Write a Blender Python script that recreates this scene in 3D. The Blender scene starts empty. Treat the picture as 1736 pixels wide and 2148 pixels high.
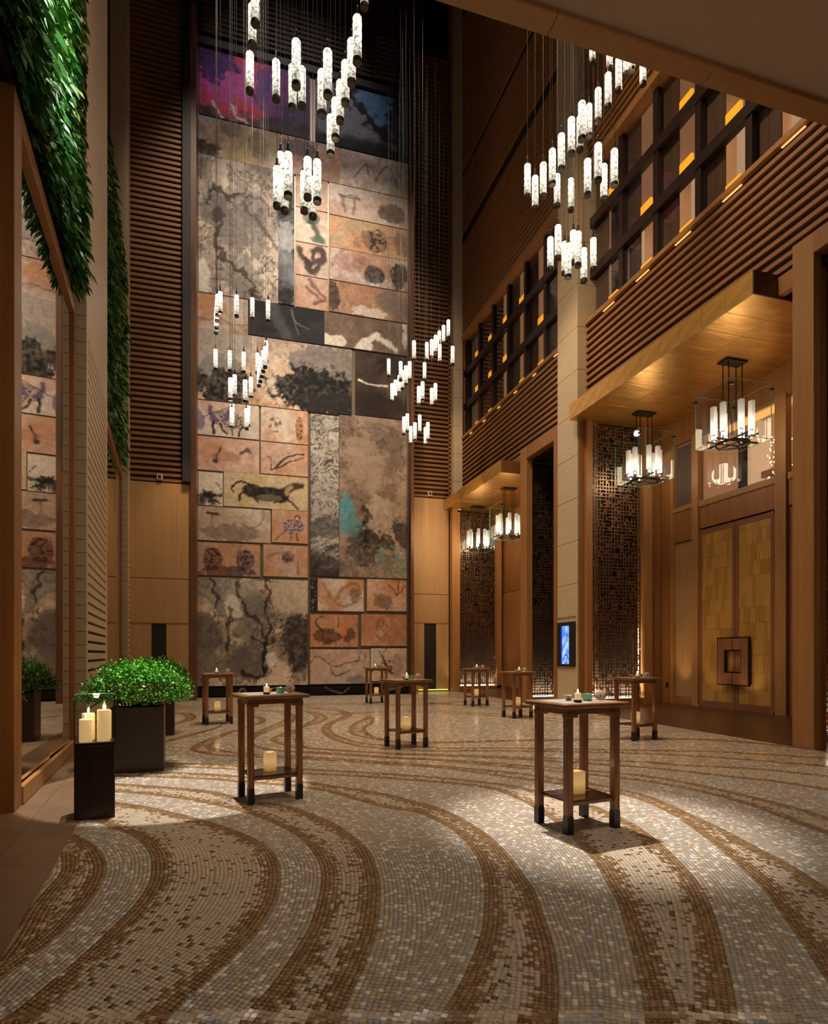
import bpy, math, random
import numpy as np
from mathutils import Vector, Matrix

# ------------------------------------------------------------------ camera, world, lights, exposure
C = bpy.context.scene.collection
YAW = math.radians(16.65); SN, CS = math.sin(YAW), math.cos(YAW)
F, CX, CY, EYE = 1290.0, 868.0, 1372.0, 1.5
cam = bpy.data.cameras.new('camera'); camo = bpy.data.objects.new('camera', cam); C.objects.link(camo)
camo.location = (0, 0, EYE); camo.rotation_euler = (math.pi/2, 0, -YAW)
cam.sensor_fit = 'HORIZONTAL'; cam.sensor_width = 36; cam.lens = 36*F/1736
cam.shift_y = (CY-1074)/1736; cam.clip_end = 200; cam.clip_start = 0.05
sc = bpy.context.scene; sc.camera = camo
sc.view_settings.view_transform = 'Standard'; sc.view_settings.look = 'None'
sc.view_settings.exposure = 0.0; sc.view_settings.gamma = 1.0; sc.view_settings.use_curve_mapping = False
try:
    sc.cycles.sample_clamp_indirect = 3.0; sc.cycles.max_bounces = 7; sc.cycles.transparent_max_bounces = 24
    sc.cycles.caustics_reflective = False; sc.cycles.caustics_refractive = False
except Exception: pass
W = bpy.data.worlds.new('world'); sc.world = W; W.use_nodes = True
W.node_tree.nodes['Background'].inputs[0].default_value = (1.0, .70, .45, 1)
W.node_tree.nodes['Background'].inputs[1].default_value = 0.028
WARM = (1.0, .74, .47); MID = (1.0, .83, .64); HOT = (1.0, .62, .30)
def aim(o, to): o.rotation_euler = (Vector(to)-o.location).to_track_quat('-Z', 'Y').to_euler()
def area(loc, to, power, size, col=WARM, sy=None, spread=180):
    l = bpy.data.lights.new('area_lamp', 'AREA'); l.energy = power; l.color = col; l.size = size
    if sy: l.shape = 'RECTANGLE'; l.size_y = sy
    l.spread = math.radians(spread)
    o = bpy.data.objects.new('area_lamp', l); C.objects.link(o); o.location = loc; aim(o, to); return o
def spot(loc, to, power, ang, col=MID, blend=.5, r=.08):
    l = bpy.data.lights.new('spot_lamp', 'SPOT'); l.energy = power; l.color = col; l.spot_size = math.radians(ang)
    l.spot_blend = blend; l.shadow_soft_size = r
    o = bpy.data.objects.new('spot_lamp', l); C.objects.link(o); o.location = loc; aim(o, to); return o
def point(loc, power, col=MID, r=.15):
    l = bpy.data.lights.new('point_lamp', 'POINT'); l.energy = power; l.color = col; l.shadow_soft_size = r
    o = bpy.data.objects.new('point_lamp', l); C.objects.link(o); o.location = loc; return o
spot((2.9, 9.3, 14), (3.15, 4.75, 0), 15000, 13, (1, .90, .78), .85, .04)
spot((-.2, 8.5, 16), (-.62, 7.35, 0), 13000, 11, (1, .9, .78), .12, .03)               # downlight by the planter
spot((1.2, 6.5, 20), (-1.15, 8.75, 1.1), 9000, 6, (1, .95, .8), .6)                 # on the near fern
spot((2.6, 5.9, 12.5), (-2.1, 7.2, 9.6), 9000, 40, (.98, 1, .80), .8)                # on the green wall
spot((2.5, 8.5, 22), (2.5, 11.5, 0), 9500, 46, WARM, .9, 2.2)
spot((4.2, 16, 23), (4.2, 16, 0), 7500, 46, WARM, .9, .4)
area((3.4, 2.8, 7.7), (3.6, 3.4, 0), 150, 2.0, MID)  # added lamp under the balcony, unseen, to lift the near floor
spot((2.4, 15.5, 25), (2.2, 22.2, 21.0), 1300, 60, (.95, .85, .9), .9, .3)  # extra spot added to brighten the top mural panels
for _x in (0.6, 2.5, 4.4):                                                         # wall washers on the mural
    spot((_x, 14.5, 23.5), (_x, 22.2, 14.0), 4300, 47, MID, .9, .3)
    spot((_x, 16.5, 17.5), (_x, 22.2, 5.5), 1950, 52, (1, .78, .55), .9, .3)
area((8.0, 19.0, 6.6), (8.2, 23.5, 4.5), 90, .6, HOT)                              # lamps washing the wooden walls
spot((-1.2, 19.6, 9.5), (-1.9, 21, 3.2), 330, 50, HOT, .9)
spot((7.3, 21.5, 9.5), (7.6, 23.5, 3.6), 260, 50, HOT, .9)
area((2.5, 9, 17), (9, 11, 8), 200, 1.5, WARM, 1.5, 90)  # added high fill that lights slat faces and leaves undersides dark
for _y in (8.9, 10.0, 11.1, 12.2, 13.3): spot((8.95, _y, .15), (8.72, _y, 7.5), 330, 13, (1, .74, .42), .9, .05)  # floor uplights added, unseen, to give the gold soffit its bright edge
for _y in (19.0, 20.5, 22.0): spot((8.6, _y, .15), (8.55, _y, 7.2), 260, 16, (1, .80, .5), .9, .05)  # same added uplights below the far canopy
area((-.6, 2.6, 4.4), (-2.2, 5.8, 1.5), 10, .6, HOT)
spot((5.2, 13.5, 14), (9, 14.5, 6), 1100, 50, WARM, .8, .2)                        # on the stone column
spot((4.0, 17.5, 15), (8.6, 22.9, 8), 1500, 40, WARM, .8, .2)
area((6.0, 4.6, 12.0), (5.5, 3.5, 7.6), 8, 1, WARM)

# ------------------------------------------------------------------ helpers
def ray(x, y):
    t = (x-CX)/F
    return Vector((SN+CS*t, CS-SN*t, (CY-y)/F))
def onY(x, y, Y): r = ray(x, y); k = Y/r.y; return Vector((r.x*k, Y, EYE+r.z*k))
def onX(x, y, X): r = ray(x, y); k = X/r.x; return Vector((X, r.y*k, EYE+r.z*k))
def onF(x, y): r = ray(x, y); k = -EYE/r.z; return Vector((r.x*k, r.y*k, 0))
def atD(x, y, d): r = ray(x, y); return Vector((r.x*d, r.y*d, EYE+r.z*d))

def tag(o, label=None, cat=None, group=None, kind=None):
    if label: o['label'] = label
    if cat: o['category'] = cat
    if group: o['group'] = group
    if kind: o['kind'] = kind
    return o
def empty(name, loc=(0, 0, 0), rz=0.0, parent=None):
    o = bpy.data.objects.new(name, None); C.objects.link(o); o.location = loc; o.rotation_euler = (0, 0, rz)
    o.empty_display_size = .1
    if parent: o.parent = parent
    return o
class MB:
    def __init__(s): s.v = []; s.f = []
    def add(s, vs, fs):
        n = len(s.v); s.v += [tuple(v) for v in vs]; s.f += [tuple(n+i for i in f) for f in fs]; return s
    def box(s, a, b, m=None):
        x0, y0, z0 = a; x1, y1, z1 = b
        vs = [(x0,y0,z0),(x1,y0,z0),(x1,y1,z0),(x0,y1,z0),(x0,y0,z1),(x1,y0,z1),(x1,y1,z1),(x0,y1,z1)]
        if m is not None: vs = [m @ Vector(v) for v in vs]
        return s.add(vs, [(0,3,2,1),(4,5,6,7),(0,1,5,4),(1,2,6,5),(2,3,7,6),(3,0,4,7)])
    def prism(s, base, h):          # base: list of (x,y), h: (z0,z1)
        n = len(base); vs = [(x,y,h[0]) for x,y in base]+[(x,y,h[1]) for x,y in base]
        return s.add(vs, [tuple(range(n))[::-1], tuple(range(n,2*n))]+[(i,(i+1)%n,n+(i+1)%n,n+i) for i in range(n)])
    def lathe(s, prof, n=16, c=(0,0), cap=True):
        vs = [(c[0]+r*math.cos(2*math.pi*i/n), c[1]+r*math.sin(2*math.pi*i/n), z) for r, z in prof for i in range(n)]
        fs = [(k*n+i, k*n+(i+1)%n, (k+1)*n+(i+1)%n, (k+1)*n+i) for k in range(len(prof)-1) for i in range(n)]
        if cap:
            fs.append(tuple(range(n))[::-1]); fs.append(tuple((len(prof)-1)*n+i for i in range(n)))
        return s.add(vs, fs)
    def bar(s, p, q, r, n=6):
        p, q = Vector(p), Vector(q); d = (q-p).normalized(); a = d.orthogonal().normalized(); b = d.cross(a)
        vs = [e+r*(a*math.cos(2*math.pi*i/n)+b*math.sin(2*math.pi*i/n)) for e in (p, q) for i in range(n)]
        return s.add(vs, [tuple(range(n))[::-1], tuple(range(n,2*n))]+[(i,(i+1)%n,n+(i+1)%n,n+i) for i in range(n)])
    def mesh(s, name, mat, smooth=False):
        me = bpy.data.meshes.new(name); me.from_pydata(s.v, [], s.f)
        if mat: me.materials.append(mat)
        if smooth: me.polygons.foreach_set('use_smooth', [True]*len(me.polygons))
        me.update(); return me
    def build(s, name, mat, parent=None, smooth=False, bevel=0, loc=None):
        o = bpy.data.objects.new(name, s.mesh(name, mat, smooth)); C.objects.link(o)
        if parent: o.parent = parent
        if loc is not None: o.location = loc
        if bevel:
            m = o.modifiers.new('bevel', 'BEVEL'); m.width = bevel; m.segments = 2; m.limit_method = 'ANGLE'
        return o
def box(name, a, b, mat, parent=None, bevel=0, label=None):
    a, b = [min(p, q) for p, q in zip(a, b)], [max(p, q) for p, q in zip(a, b)]
    c = [(p+q)/2 for p, q in zip(a, b)]
    o = MB().box([p-k for p, k in zip(a, c)], [q-k for q, k in zip(b, c)]).build(name, mat, parent, bevel=bevel, loc=c)
    if label: o['label'] = label
    return o
def inst(name, me, parent, loc, rz=0.0, scale=None):
    o = bpy.data.objects.new(name, me); C.objects.link(o); o.parent = parent; o.location = loc
    if rz: o.rotation_euler = (0, 0, rz)
    if scale: o.scale = scale
    return o
def copy_tree(o, parent=None):
    c = o.copy(); C.objects.link(c); c.parent = parent
    for ch in list(o.children): copy_tree(ch, c)
    return c
def struct(name, a, b, mat): return tag(box(name, a, b, mat), kind='structure')

# ------------------------------------------------------------------ materials
def new_mat(name):
    m = bpy.data.materials.new(name); m.use_nodes = True
    nt = m.node_tree; b = nt.nodes['Principled BSDF']; return m, nt, b
def N(nt, t, **k):
    n = nt.nodes.new(t)
    for a, v in k.items(): setattr(n, a, v)
    return n
def col4(c): return (c[0], c[1], c[2], 1)
def mat(name, c, rough=.5, metal=0.0, c2=None, scale=(8, 8, 8), detail=4, bump=0.0, lo=.35, hi=.65, emit=None, es=1.0, coat=0.0, dist=0.0, spec=.5):
    m, nt, b = new_mat(name)
    b.inputs['Base Color'].default_value = col4(c); b.inputs['Roughness'].default_value = rough
    b.inputs['Metallic'].default_value = metal; b.inputs['Coat Weight'].default_value = coat
    b.inputs['Specular IOR Level'].default_value = spec
    if c2 is not None or bump:
        tc = N(nt, 'ShaderNodeTexCoord'); mp = N(nt, 'ShaderNodeMapping'); mp.inputs['Scale'].default_value = scale
        nz = N(nt, 'ShaderNodeTexNoise'); nz.inputs['Scale'].default_value = 1; nz.inputs['Detail'].default_value = detail
        nz.inputs['Distortion'].default_value = dist
        nt.links.new(tc.outputs['Object'], mp.inputs[0]); nt.links.new(mp.outputs[0], nz.inputs['Vector'])
        if c2 is not None:
            r = N(nt, 'ShaderNodeValToRGB'); r.color_ramp.elements[0].position = lo; r.color_ramp.elements[1].position = hi
            r.color_ramp.elements[0].color = col4(c); r.color_ramp.elements[1].color = col4(c2)
            nt.links.new(nz.outputs[0], r.inputs[0]); nt.links.new(r.outputs[0], b.inputs['Base Color'])
        if bump:
            bp = N(nt, 'ShaderNodeBump'); bp.inputs['Strength'].default_value = bump; bp.inputs['Distance'].default_value = .02
            nt.links.new(nz.outputs[0], bp.inputs['Height']); nt.links.new(bp.outputs[0], b.inputs['Normal'])
    if emit: b.inputs['Emission Color'].default_value = col4(emit); b.inputs['Emission Strength'].default_value = es
    return m
def thin_glass(name, tint=(1, 1, 1), ior=1.5, boost=1.0, rough=.0):
    m = bpy.data.materials.new(name); m.use_nodes = True; nt = m.node_tree; nt.nodes.clear()
    o = N(nt, 'ShaderNodeOutputMaterial'); mx = N(nt, 'ShaderNodeMixShader'); t = N(nt, 'ShaderNodeBsdfTransparent')
    g = N(nt, 'ShaderNodeBsdfGlossy'); fr = N(nt, 'ShaderNodeFresnel'); mu = N(nt, 'ShaderNodeMath', operation='MULTIPLY')
    mu.use_clamp = True; mu.inputs[1].default_value = boost; fr.inputs[0].default_value = ior; g.inputs['Roughness'].default_value = rough
    t.inputs[0].default_value = col4(tint)
    ge = N(nt, 'ShaderNodeNewGeometry'); iv = N(nt, 'ShaderNodeMath', operation='SUBTRACT'); iv.inputs[0].default_value = 1; m2 = N(nt, 'ShaderNodeMath', operation='MULTIPLY')
    nt.links.new(ge.outputs['Backfacing'], iv.inputs[1]); nt.links.new(fr.outputs[0], mu.inputs[0]); nt.links.new(mu.outputs[0], m2.inputs[0]); nt.links.new(iv.outputs[0], m2.inputs[1]); nt.links.new(m2.outputs[0], mx.inputs[0]); nt.links.new(t.outputs[0], mx.inputs[1])
    nt.links.new(g.outputs[0], mx.inputs[2]); nt.links.new(mx.outputs[0], o.inputs[0]); return m

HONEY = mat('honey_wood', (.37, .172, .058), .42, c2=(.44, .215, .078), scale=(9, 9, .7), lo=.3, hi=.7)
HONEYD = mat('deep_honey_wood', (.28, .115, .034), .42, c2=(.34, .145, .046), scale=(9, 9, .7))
PANEL = mat('pale_oak_panel', (.40, .235, .10), .45, c2=(.46, .28, .13), scale=(14, 14, .35))
DARKW = mat('dark_wood', (.07, .026, .012), .35, c2=(.10, .038, .018), scale=(10, 10, 1))
JAMB = mat('walnut_jamb', (.10, .042, .02), .35, c2=(.14, .06, .028), scale=(10, 10, 1))
SLATX = mat('slat_wood_across', (.20, .085, .030), .5, c2=(.27, .12, .044), scale=(.6, 12, 12))
SLATY = mat('slat_wood_along', (.29, .125, .044), .45, c2=(.37, .165, .060), scale=(12, .6, 12))
BACK = mat('slat_backing', (.018, .008, .004), .7)  # near-black colour stands for the shade between slats
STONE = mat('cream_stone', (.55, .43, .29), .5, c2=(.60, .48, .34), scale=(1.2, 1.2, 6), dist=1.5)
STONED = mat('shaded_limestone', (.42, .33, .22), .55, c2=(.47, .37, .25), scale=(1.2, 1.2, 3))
GOLD = mat('gold_leaf', (.72, .39, .09), .33, .85, c2=(.46, .22, .045), scale=(1.2, 5, 3), detail=8, bump=.5, lo=.3, hi=.75, dist=.6)
GOLDF = mat('gold_leaf_fascia', (.66, .37, .09), .42, .35, c2=(.46, .24, .055), scale=(2, 2.2, 5), detail=8, bump=.35, lo=.3, hi=.75)
BRONZE = mat('dark_bronze', (.05, .035, .025), .4, .7)
LATT = mat('lattice_bronze', (.27, .155, .085), .36, .75)
BLACK = mat('black_metal', (.012, .010, .009), .4, .4)
BLACKM = mat('black_matte', (.008, .006, .006), .6)
ROOF = mat('ceiling_plaster', (.16, .11, .075), .8)
SLAB = mat('balcony_plaster', (.50, .40, .31), .85)
MIRROR = mat('mirror_glass', (.86, .80, .72), .015, 1.0)
FRAME = mat('window_frame', (.028, .014, .009), .35)
WIN = thin_glass('window_glass', (.9, .86, .82), 1.5, 1.6)
CLEAR = thin_glass('clear_glass', (.975, .99, .98), 1.45, 1.3)
EDGE = mat('glass_edge', (.07, .16, .11), .2, emit=(.45, .8, .6), es=.03)  # faint green glow put into the glass edge, which is no lamp
CURT = mat('grey_brown_curtain', (.10, .065, .05), .7, c2=(.15, .10, .08), scale=(30, 30, .3))
ROOMW = mat('glowing_room_wall', (.5, .34, .22), .8, emit=(1, .52, .26), es=.24)  # wall glows by itself in place of the room's lighting
ROOML = mat('bright_glow_wall', (.6, .5, .38), .8, emit=(1, .70, .45), es=.5)  # stronger wall glow standing for brightly lit rooms
AMBER = mat('amber_lamp_shade', (.8, .4, .05), .5, emit=(1, .42, .02), es=1.25)
STRIPW = mat('light_strip_white', (.9, .8, .6), .5, emit=(1, .82, .55), es=9)
STRIPV = mat('light_strip_soft', (.9, .8, .6), .5, emit=(1, .80, .52), es=2.2)
STRIPG = mat('light_strip_green', (.7, .8, .2), .5, emit=(.75, .85, .12), es=1.6)
STRIPO = mat('light_strip_orange', (.9, .5, .2), .5, emit=(1, .5, .16), es=1.2)
STRIPD = mat('light_strip_dim', (.6, .45, .25), .5, emit=(1, .68, .36), es=.22)
TABLE = mat('table_oak', (.20, .082, .034), .38, c2=(.33, .145, .058), scale=(26, 26, 1.6), dist=1.2, lo=.38, hi=.62, coat=.15)
TABLET = mat('table_oak_top', (.19, .08, .034), .3, c2=(.30, .135, .055), scale=(2, 26, 26), dist=1.2, lo=.38, hi=.62, coat=.3)
SHOE = mat('table_leg_shoe', (.016, .011, .009), .35)
SHELF = mat('table_shelf', (.05, .024, .014), .25, coat=.3)
MARBLE = mat('white_marble', (.56, .53, .48), .22, c2=(.40, .37, .34), scale=(5, 5, 5), dist=2)
CERG = mat('celadon_glaze', (.10, .30, .17), .15, c2=(.14, .36, .22), scale=(9, 9, 9), coat=.5)
CLAY = mat('unglazed_clay', (.34, .215, .155), .6)
BOWLM = mat('speckled_bowl', (.45, .34, .25), .35, c2=(.2, .12, .08), scale=(60, 60, 60), lo=.45, hi=.55)
WAX = mat('candle_wax', (.5, .36, .18), .5, emit=(1, .62, .24), es=.5)
FLAME = mat('candle_flame', (1, .8, .4), .5, emit=(1, .72, .32), es=30)
PED = mat('pedestal_dark_wood', (.022, .009, .006), .3, c2=(.034, .014, .009), scale=(12, 12, 1.5))
BOX = mat('planter_dark_box', (.026, .014, .010), .35, c2=(.036, .02, .014), scale=(3, 3, 3))
COPPER = mat('copper_bowl', (.30, .14, .08), .3, .8, c2=(.20, .09, .05), scale=(6, 6, 6))
SLABF = mat('walkway_stone', (.17, .105, .065), .35, c2=(.21, .135, .085), scale=(3, 3, 3), detail=6)
PLANK = mat('dark_floor_plank', (.055, .026, .013), .32, c2=(.08, .038, .019), scale=(14, .8, 14))
GROUT = mat('grout', (.30, .225, .155), .6)
INK = mat('ink', (.02, .014, .012), .7)
SIGN = mat('sign_lettering', (.20, .14, .09), .6)
WHITEP = mat('white_plastic', (.6, .56, .5), .5)
STEEL = mat('brushed_steel', (.45, .38, .33), .3, .9)
TRIMG = mat('mural_trim', (.17, .13, .09), .4, .6)

def tube_mat():
    m, nt, b = new_mat('bubbled_glass_tube')
    tc = N(nt, 'ShaderNodeTexCoord'); vo = N(nt, 'ShaderNodeTexNoise'); vo.inputs['Scale'].default_value = 22; vo.inputs['Detail'].default_value = 3
    vo.inputs['Distortion'].default_value = 1.4
    r = N(nt, 'ShaderNodeValToRGB'); e = r.color_ramp.elements
    e[0].position = .40; e[0].color = (.20, .17, .125, 1); e[1].position = .60; e[1].color = (1.0, .93, .78, 1)
    sp = N(nt, 'ShaderNodeSeparateXYZ'); mr = N(nt, 'ShaderNodeMapRange')
    mr.inputs['From Min'].default_value = .0; mr.inputs['From Max'].default_value = .58
    mr.inputs['To Min'].default_value = .62; mr.inputs['To Max'].default_value = 3.4
    nt.links.new(tc.outputs['Object'], vo.inputs['Vector']); nt.links.new(tc.outputs['Object'], sp.inputs[0])
    nt.links.new(sp.outputs[2], mr.inputs[0]); nt.links.new(vo.outputs[0], r.inputs[0])
    nt.links.new(r.outputs[0], b.inputs['Emission Color']); nt.links.new(mr.outputs[0], b.inputs['Emission Strength'])
    b.inputs['Base Color'].default_value = (.3, .29, .26, 1); b.inputs['Roughness'].default_value = .2; return m
TUBE = tube_mat()
def shade_mat():
    m, nt, b = new_mat('frosted_shade')
    tc = N(nt, 'ShaderNodeTexCoord'); sp = N(nt, 'ShaderNodeSeparateXYZ'); r = N(nt, 'ShaderNodeValToRGB'); e = r.color_ramp.elements
    e[0].position = 0; e[0].color = (1, .9, .75, 1); e[1].position = .62; e[1].color = (.22, .17, .12, 1)
    el = r.color_ramp.elements.new(.22); el.color = (1, .92, .8, 1)
    el = r.color_ramp.elements.new(.36); el.color = (.52, .42, .32, 1)
    wv = N(nt, 'ShaderNodeTexWave'); wv.inputs['Scale'].default_value = 30; wv.bands_direction = 'DIAGONAL'
    nt.links.new(tc.outputs['Object'], sp.inputs[0]); nt.links.new(sp.outputs[2], r.inputs[0])
    nt.links.new(r.outputs[0], b.inputs['Emission Color']); b.inputs['Emission Strength'].default_value = 1.15
    b.inputs['Base Color'].default_value = (.22, .19, .16, 1); b.inputs['Roughness'].default_value = .5
    return m
SHADE = shade_mat()
BULB = mat('bulb', (1, 1, 1), .5, emit=(1, .86, .66), es=10)
def attr_mat(name, attr, objcol=False, rough=.3, noise=(40, .25), coat=0.0, wet=False):
    m, nt, b = new_mat(name)
    if objcol: a = N(nt, 'ShaderNodeObjectInfo'); co = a.outputs['Color']
    else: a = N(nt, 'ShaderNodeAttribute'); a.attribute_name = attr; co = a.outputs['Color']
    tc = N(nt, 'ShaderNodeTexCoord'); nz = N(nt, 'ShaderNodeTexNoise'); nz.inputs['Scale'].default_value = noise[0]; nz.inputs['Detail'].default_value = 5
    mr = N(nt, 'ShaderNodeMapRange'); mr.inputs['From Min'].default_value = .3; mr.inputs['From Max'].default_value = .7
    mr.inputs['To Min'].default_value = 1-noise[1]; mr.inputs['To Max'].default_value = 1+noise[1]
    mx = N(nt, 'ShaderNodeVectorMath', operation='SCALE')
    nt.links.new(tc.outputs['Object'], nz.inputs['Vector']); nt.links.new(nz.outputs[0], mr.inputs[0])
    nt.links.new(co, mx.inputs[0]); nt.links.new(mr.outputs[0], mx.inputs['Scale']); nt.links.new(mx.outputs[0], b.inputs['Base Color'])
    b.inputs['Roughness'].default_value = rough; b.inputs['Coat Weight'].default_value = coat; b.inputs['Coat Roughness'].default_value = .08
    return m
TILE = attr_mat('mosaic_tiles', 'tint', rough=.27, noise=(25, .12), coat=.35)
TILEO = attr_mat('mosaic_tile_single', 'tint', True, rough=.27, noise=(25, .12), coat=.35)
PAINT = attr_mat('painted_panel', 'tint', rough=.6, noise=(9, .16)); PAINT.node_tree.nodes['Principled BSDF'].inputs['Specular IOR Level'].default_value = .12
LEAF = attr_mat('green_leaf', 'tint', rough=.4, noise=(6, .25))

# ------------------------------------------------------------------ numpy noise
def vnoise(x, y, seed=0):
    xi = np.floor(x).astype(np.int64); yi = np.floor(y).astype(np.int64); fx = x-xi; fy = y-yi
    def h(a, b):
        n = (a*374761393+b*668265263+seed*2147483647) & 0xffffffff
        n = ((n ^ (n >> 13))*1274126177) & 0xffffffff; n = n ^ (n >> 16)
        return (n & 0xffff)/65535.0
    u = fx*fx*(3-2*fx); v = fy*fy*(3-2*fy)
    return (h(xi, yi)*(1-u)+h(xi+1, yi)*u)*(1-v)+(h(xi, yi+1)*(1-u)+h(xi+1, yi+1)*u)*v
def fbm(x, y, seed=0, o=5):
    s = 0; a = .5; t = 0
    for i in range(o):
        s = s+a*vnoise(x, y, seed+i*17); t += a; a *= .55; x = x*2.03+3.1; y = y*2.03+1.7
    return s/t
def sstep(a, b, x): t = np.clip((x-a)/(b-a), 0, 1); return t*t*(3-2*t)

# ------------------------------------------------------------------ large structure
YL, YM, YR = 21.0, 22.2, 23.5            # left wing, mural, right wing of the far wall
XC, XS, XD = 8.7, 8.95, 11.2             # column face, slat face, door wall
TOP = 28.0
SO, SV = Vector((-1.94, 6.63, 0)), math.atan2(.0825, .9966)     # left wall frame: x = out of the wall, y = along it
struct('ceiling', (-6, 0, TOP), (12.5, 25, TOP+.2), ROOF)
# --- slatted wings of the far wall
def slat_field(wall, x0, x1, yf, z0, z1, matr, skip=()):
    me = MB().box((-(x1-x0)/2, 0, -.045), ((x1-x0)/2, .07, .045)).mesh('slat', matr)
    n = int((z1-z0)/.178)
    for i in range(n):
        inst('slat', me, wall, ((x0+x1)/2, yf, z0+.06+i*.178))
wl = struct('wall_back_left', (-3.4, YL+.14, 0), (-1.2, YL+.4, TOP), BACK)
def reparent(o, p):
    bpy.context.view_layer.update(); o.parent = p; o.matrix_parent_inverse = p.matrix_world.inverted()
def kids_at_world(p):
    e = empty(p.name+'_x'); return e
def wall_root(name): return tag(empty(name), kind='structure')
bpy.data.objects.remove(wl)
def wing(name, x0, x1, Y, zp, doorx, doorz, dev):
    w = wall_root(name)
    box('backing', (x0, Y+.075, 0), (x1, Y+.35, TOP), BACK, w)
    slat_field(w, x0, x1, Y, zp, TOP-2.4, SLATX)
    zj = 3.9
    for (a, b, c, d) in ((x0, x1, doorz+.02, zj-.01), (x0, x1, zj+.01, zp-.03)):
        box('panel', (a, Y, b if False else c), (b, Y+.13, d), PANEL, w, .004)
    box('panel', (x0, Y, 0), (doorx[0]-.01, Y+.13, doorz), PANEL, w, .004)
    box('panel', (doorx[1]+.01, Y, 0), (x1, Y+.13, doorz), PANEL, w, .004)
    xm = (doorx[0]+doorx[1])/2
    box('door_strip', (doorx[0], Y+.03, 0), (xm-.006, Y+.1, doorz), BLACKM, w, label='near black vertical door strip')
    box('door_strip', (xm+.006, Y+.03, 0), (doorx[1], Y+.1, doorz), BLACKM, w, label='near black vertical door strip')
    box('gap_trim', (xm-.006, Y+.05, 0), (xm+.006, Y+.1, doorz), TRIMG, w)
    box('header_trim', (x0+.05, Y-.012, doorz), (x1-.05, Y+.02, doorz+.03), HONEYD, w)
    return w
X0L, X1L = onY(268, 1400, YL).x, onY(396, 1400, YL).x
X0R, X1R = onY(867, 1400, YR).x, onY(952, 1400, YR).x
WL = wing('wall_back_left', X0L-.3, X1L, YL, 6.97, (onY(318, 1400, YL).x, onY(348, 1400, YL).x), 2.47, 0)
WR = wing('wall_back_right', X0R, X1R, YR, 7.8, (onY(890, 1400, YR).x, onY(914, 1400, YR).x), 2.73, 0)
for k in range(8):                                                   # lit gaps high up between the slats
    za = 20.75+k*.178
    for a, b in ((290, 383),):
        xa, xb = onY(a, 50, YL).x, onY(b, 50, YL).x
        box('light_strip', (xa, YL+.06, za), (xb, YL+.12, za+.022), STRIPD, WL)
box('stair_post', (onY(383, 50, YL).x, YL-.16, 7), (onY(400, 50, YL).x, YL+.2, TOP), BLACKM, WL)
# --- mural bay: jambs, plinth, dark wall above with lit louvres
MX0, MX1 = onY(412, 1400, YM).x, onY(857, 1400, YM).x
MZ1 = onY(635, 155, YM).z
wm = wall_root('wall_back')
box('backing', (X1L-.1, YM+.12, 0), (onY(866, 1400, YM+.25).x, YM+.4, TOP), BACK, wm)
wlv = wall_root('trim_12')
for k in range(10):
    za = MZ1+.55+k*.178
    box('slat', (MX0, YM, za), (MX1+.1, YM+.1, za+.1), BACK, wlv)
    for i in range(6):
        xa = MX0+.2+i*1.2
        box('light_strip', (xa, YM+.02, za+.105), (xa+.85, YM+.06, za+.12), STRIPD, wlv)
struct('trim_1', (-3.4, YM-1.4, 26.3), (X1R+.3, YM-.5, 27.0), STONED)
for k in range(9):
    za = onY(885, 200, YR).z-.9+k*.178
    box('light_strip', (onY(870, 200, YR).x, YR+.06, za), (onY(889, 200, YR).x, YR+.12, za+.02), STRIPD, WR)
# --- corner pier and stone column, built of blocks
def block_column(name, x0, x1, y0, y1, z0, h, n, m):
    w = wall_root(name)
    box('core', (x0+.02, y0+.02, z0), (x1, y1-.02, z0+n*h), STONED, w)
    for i in range(n):
        box('stone_block', (x0, y0, z0+i*h+.006), (x1, y1, z0+(i+1)*h-.006), m, w, .004)
    return w
YCN, YCF = XC*.8819/.541, XC*.8912/.51
block_column('trim_2', XC, XC+.62, YCN, YCF, 0, 1.12, 25, STONE)
block_column('trim_3', onY(951, 1000, 23.15).x, onY(970, 1000, 23.15).x, 23.15, 23.45, 7.3, 1.12, 18, STONE)
# --- left wall (its own direction)
def Lroot(name): 
    e = wall_root(name); e.location = SO; e.rotation_euler = (0, 0, SV); return e
wL = Lroot('wall_left')
box('backing', (-1.0, -6, 0), (-.35, 4.05, TOP), BACK, wL)
box('backing', (-1.0, 7.28, 0), (-.35, 13.5, TOP), BACK, wL)
def slot_pier(s0, s1, nslot):
    box('core', (-1.0, s0, 0), (.06, s1, TOP), BLACKM, wL)
    box('upper_face', (-.9, s0, 6.5), (.13, s1, TOP-.01), STONE, wL)
    box('near_edge', (.02, s0, 0), (.13, s0+.14, 6.5), STONE, wL); box('far_edge', (.02, s1-.26, 0), (.13, s1, 6.5), STONE, wL)
    me = MB().box((-.035, -(s1-s0-.4)/2, -.054), (.035, (s1-s0-.4)/2, .054)).mesh('stone_slat', STONE)
    for i in range(42):
        inst('stone_slat', me, wL, (.095, (s0+.14+s1-.26)/2, .075+i*.1545))
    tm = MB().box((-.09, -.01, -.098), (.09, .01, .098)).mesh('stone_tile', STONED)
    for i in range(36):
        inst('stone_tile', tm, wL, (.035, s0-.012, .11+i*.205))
        
slot_pier(4.05, 7.28, 42); slot_pier(13.5, 16.2, 42)
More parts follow.
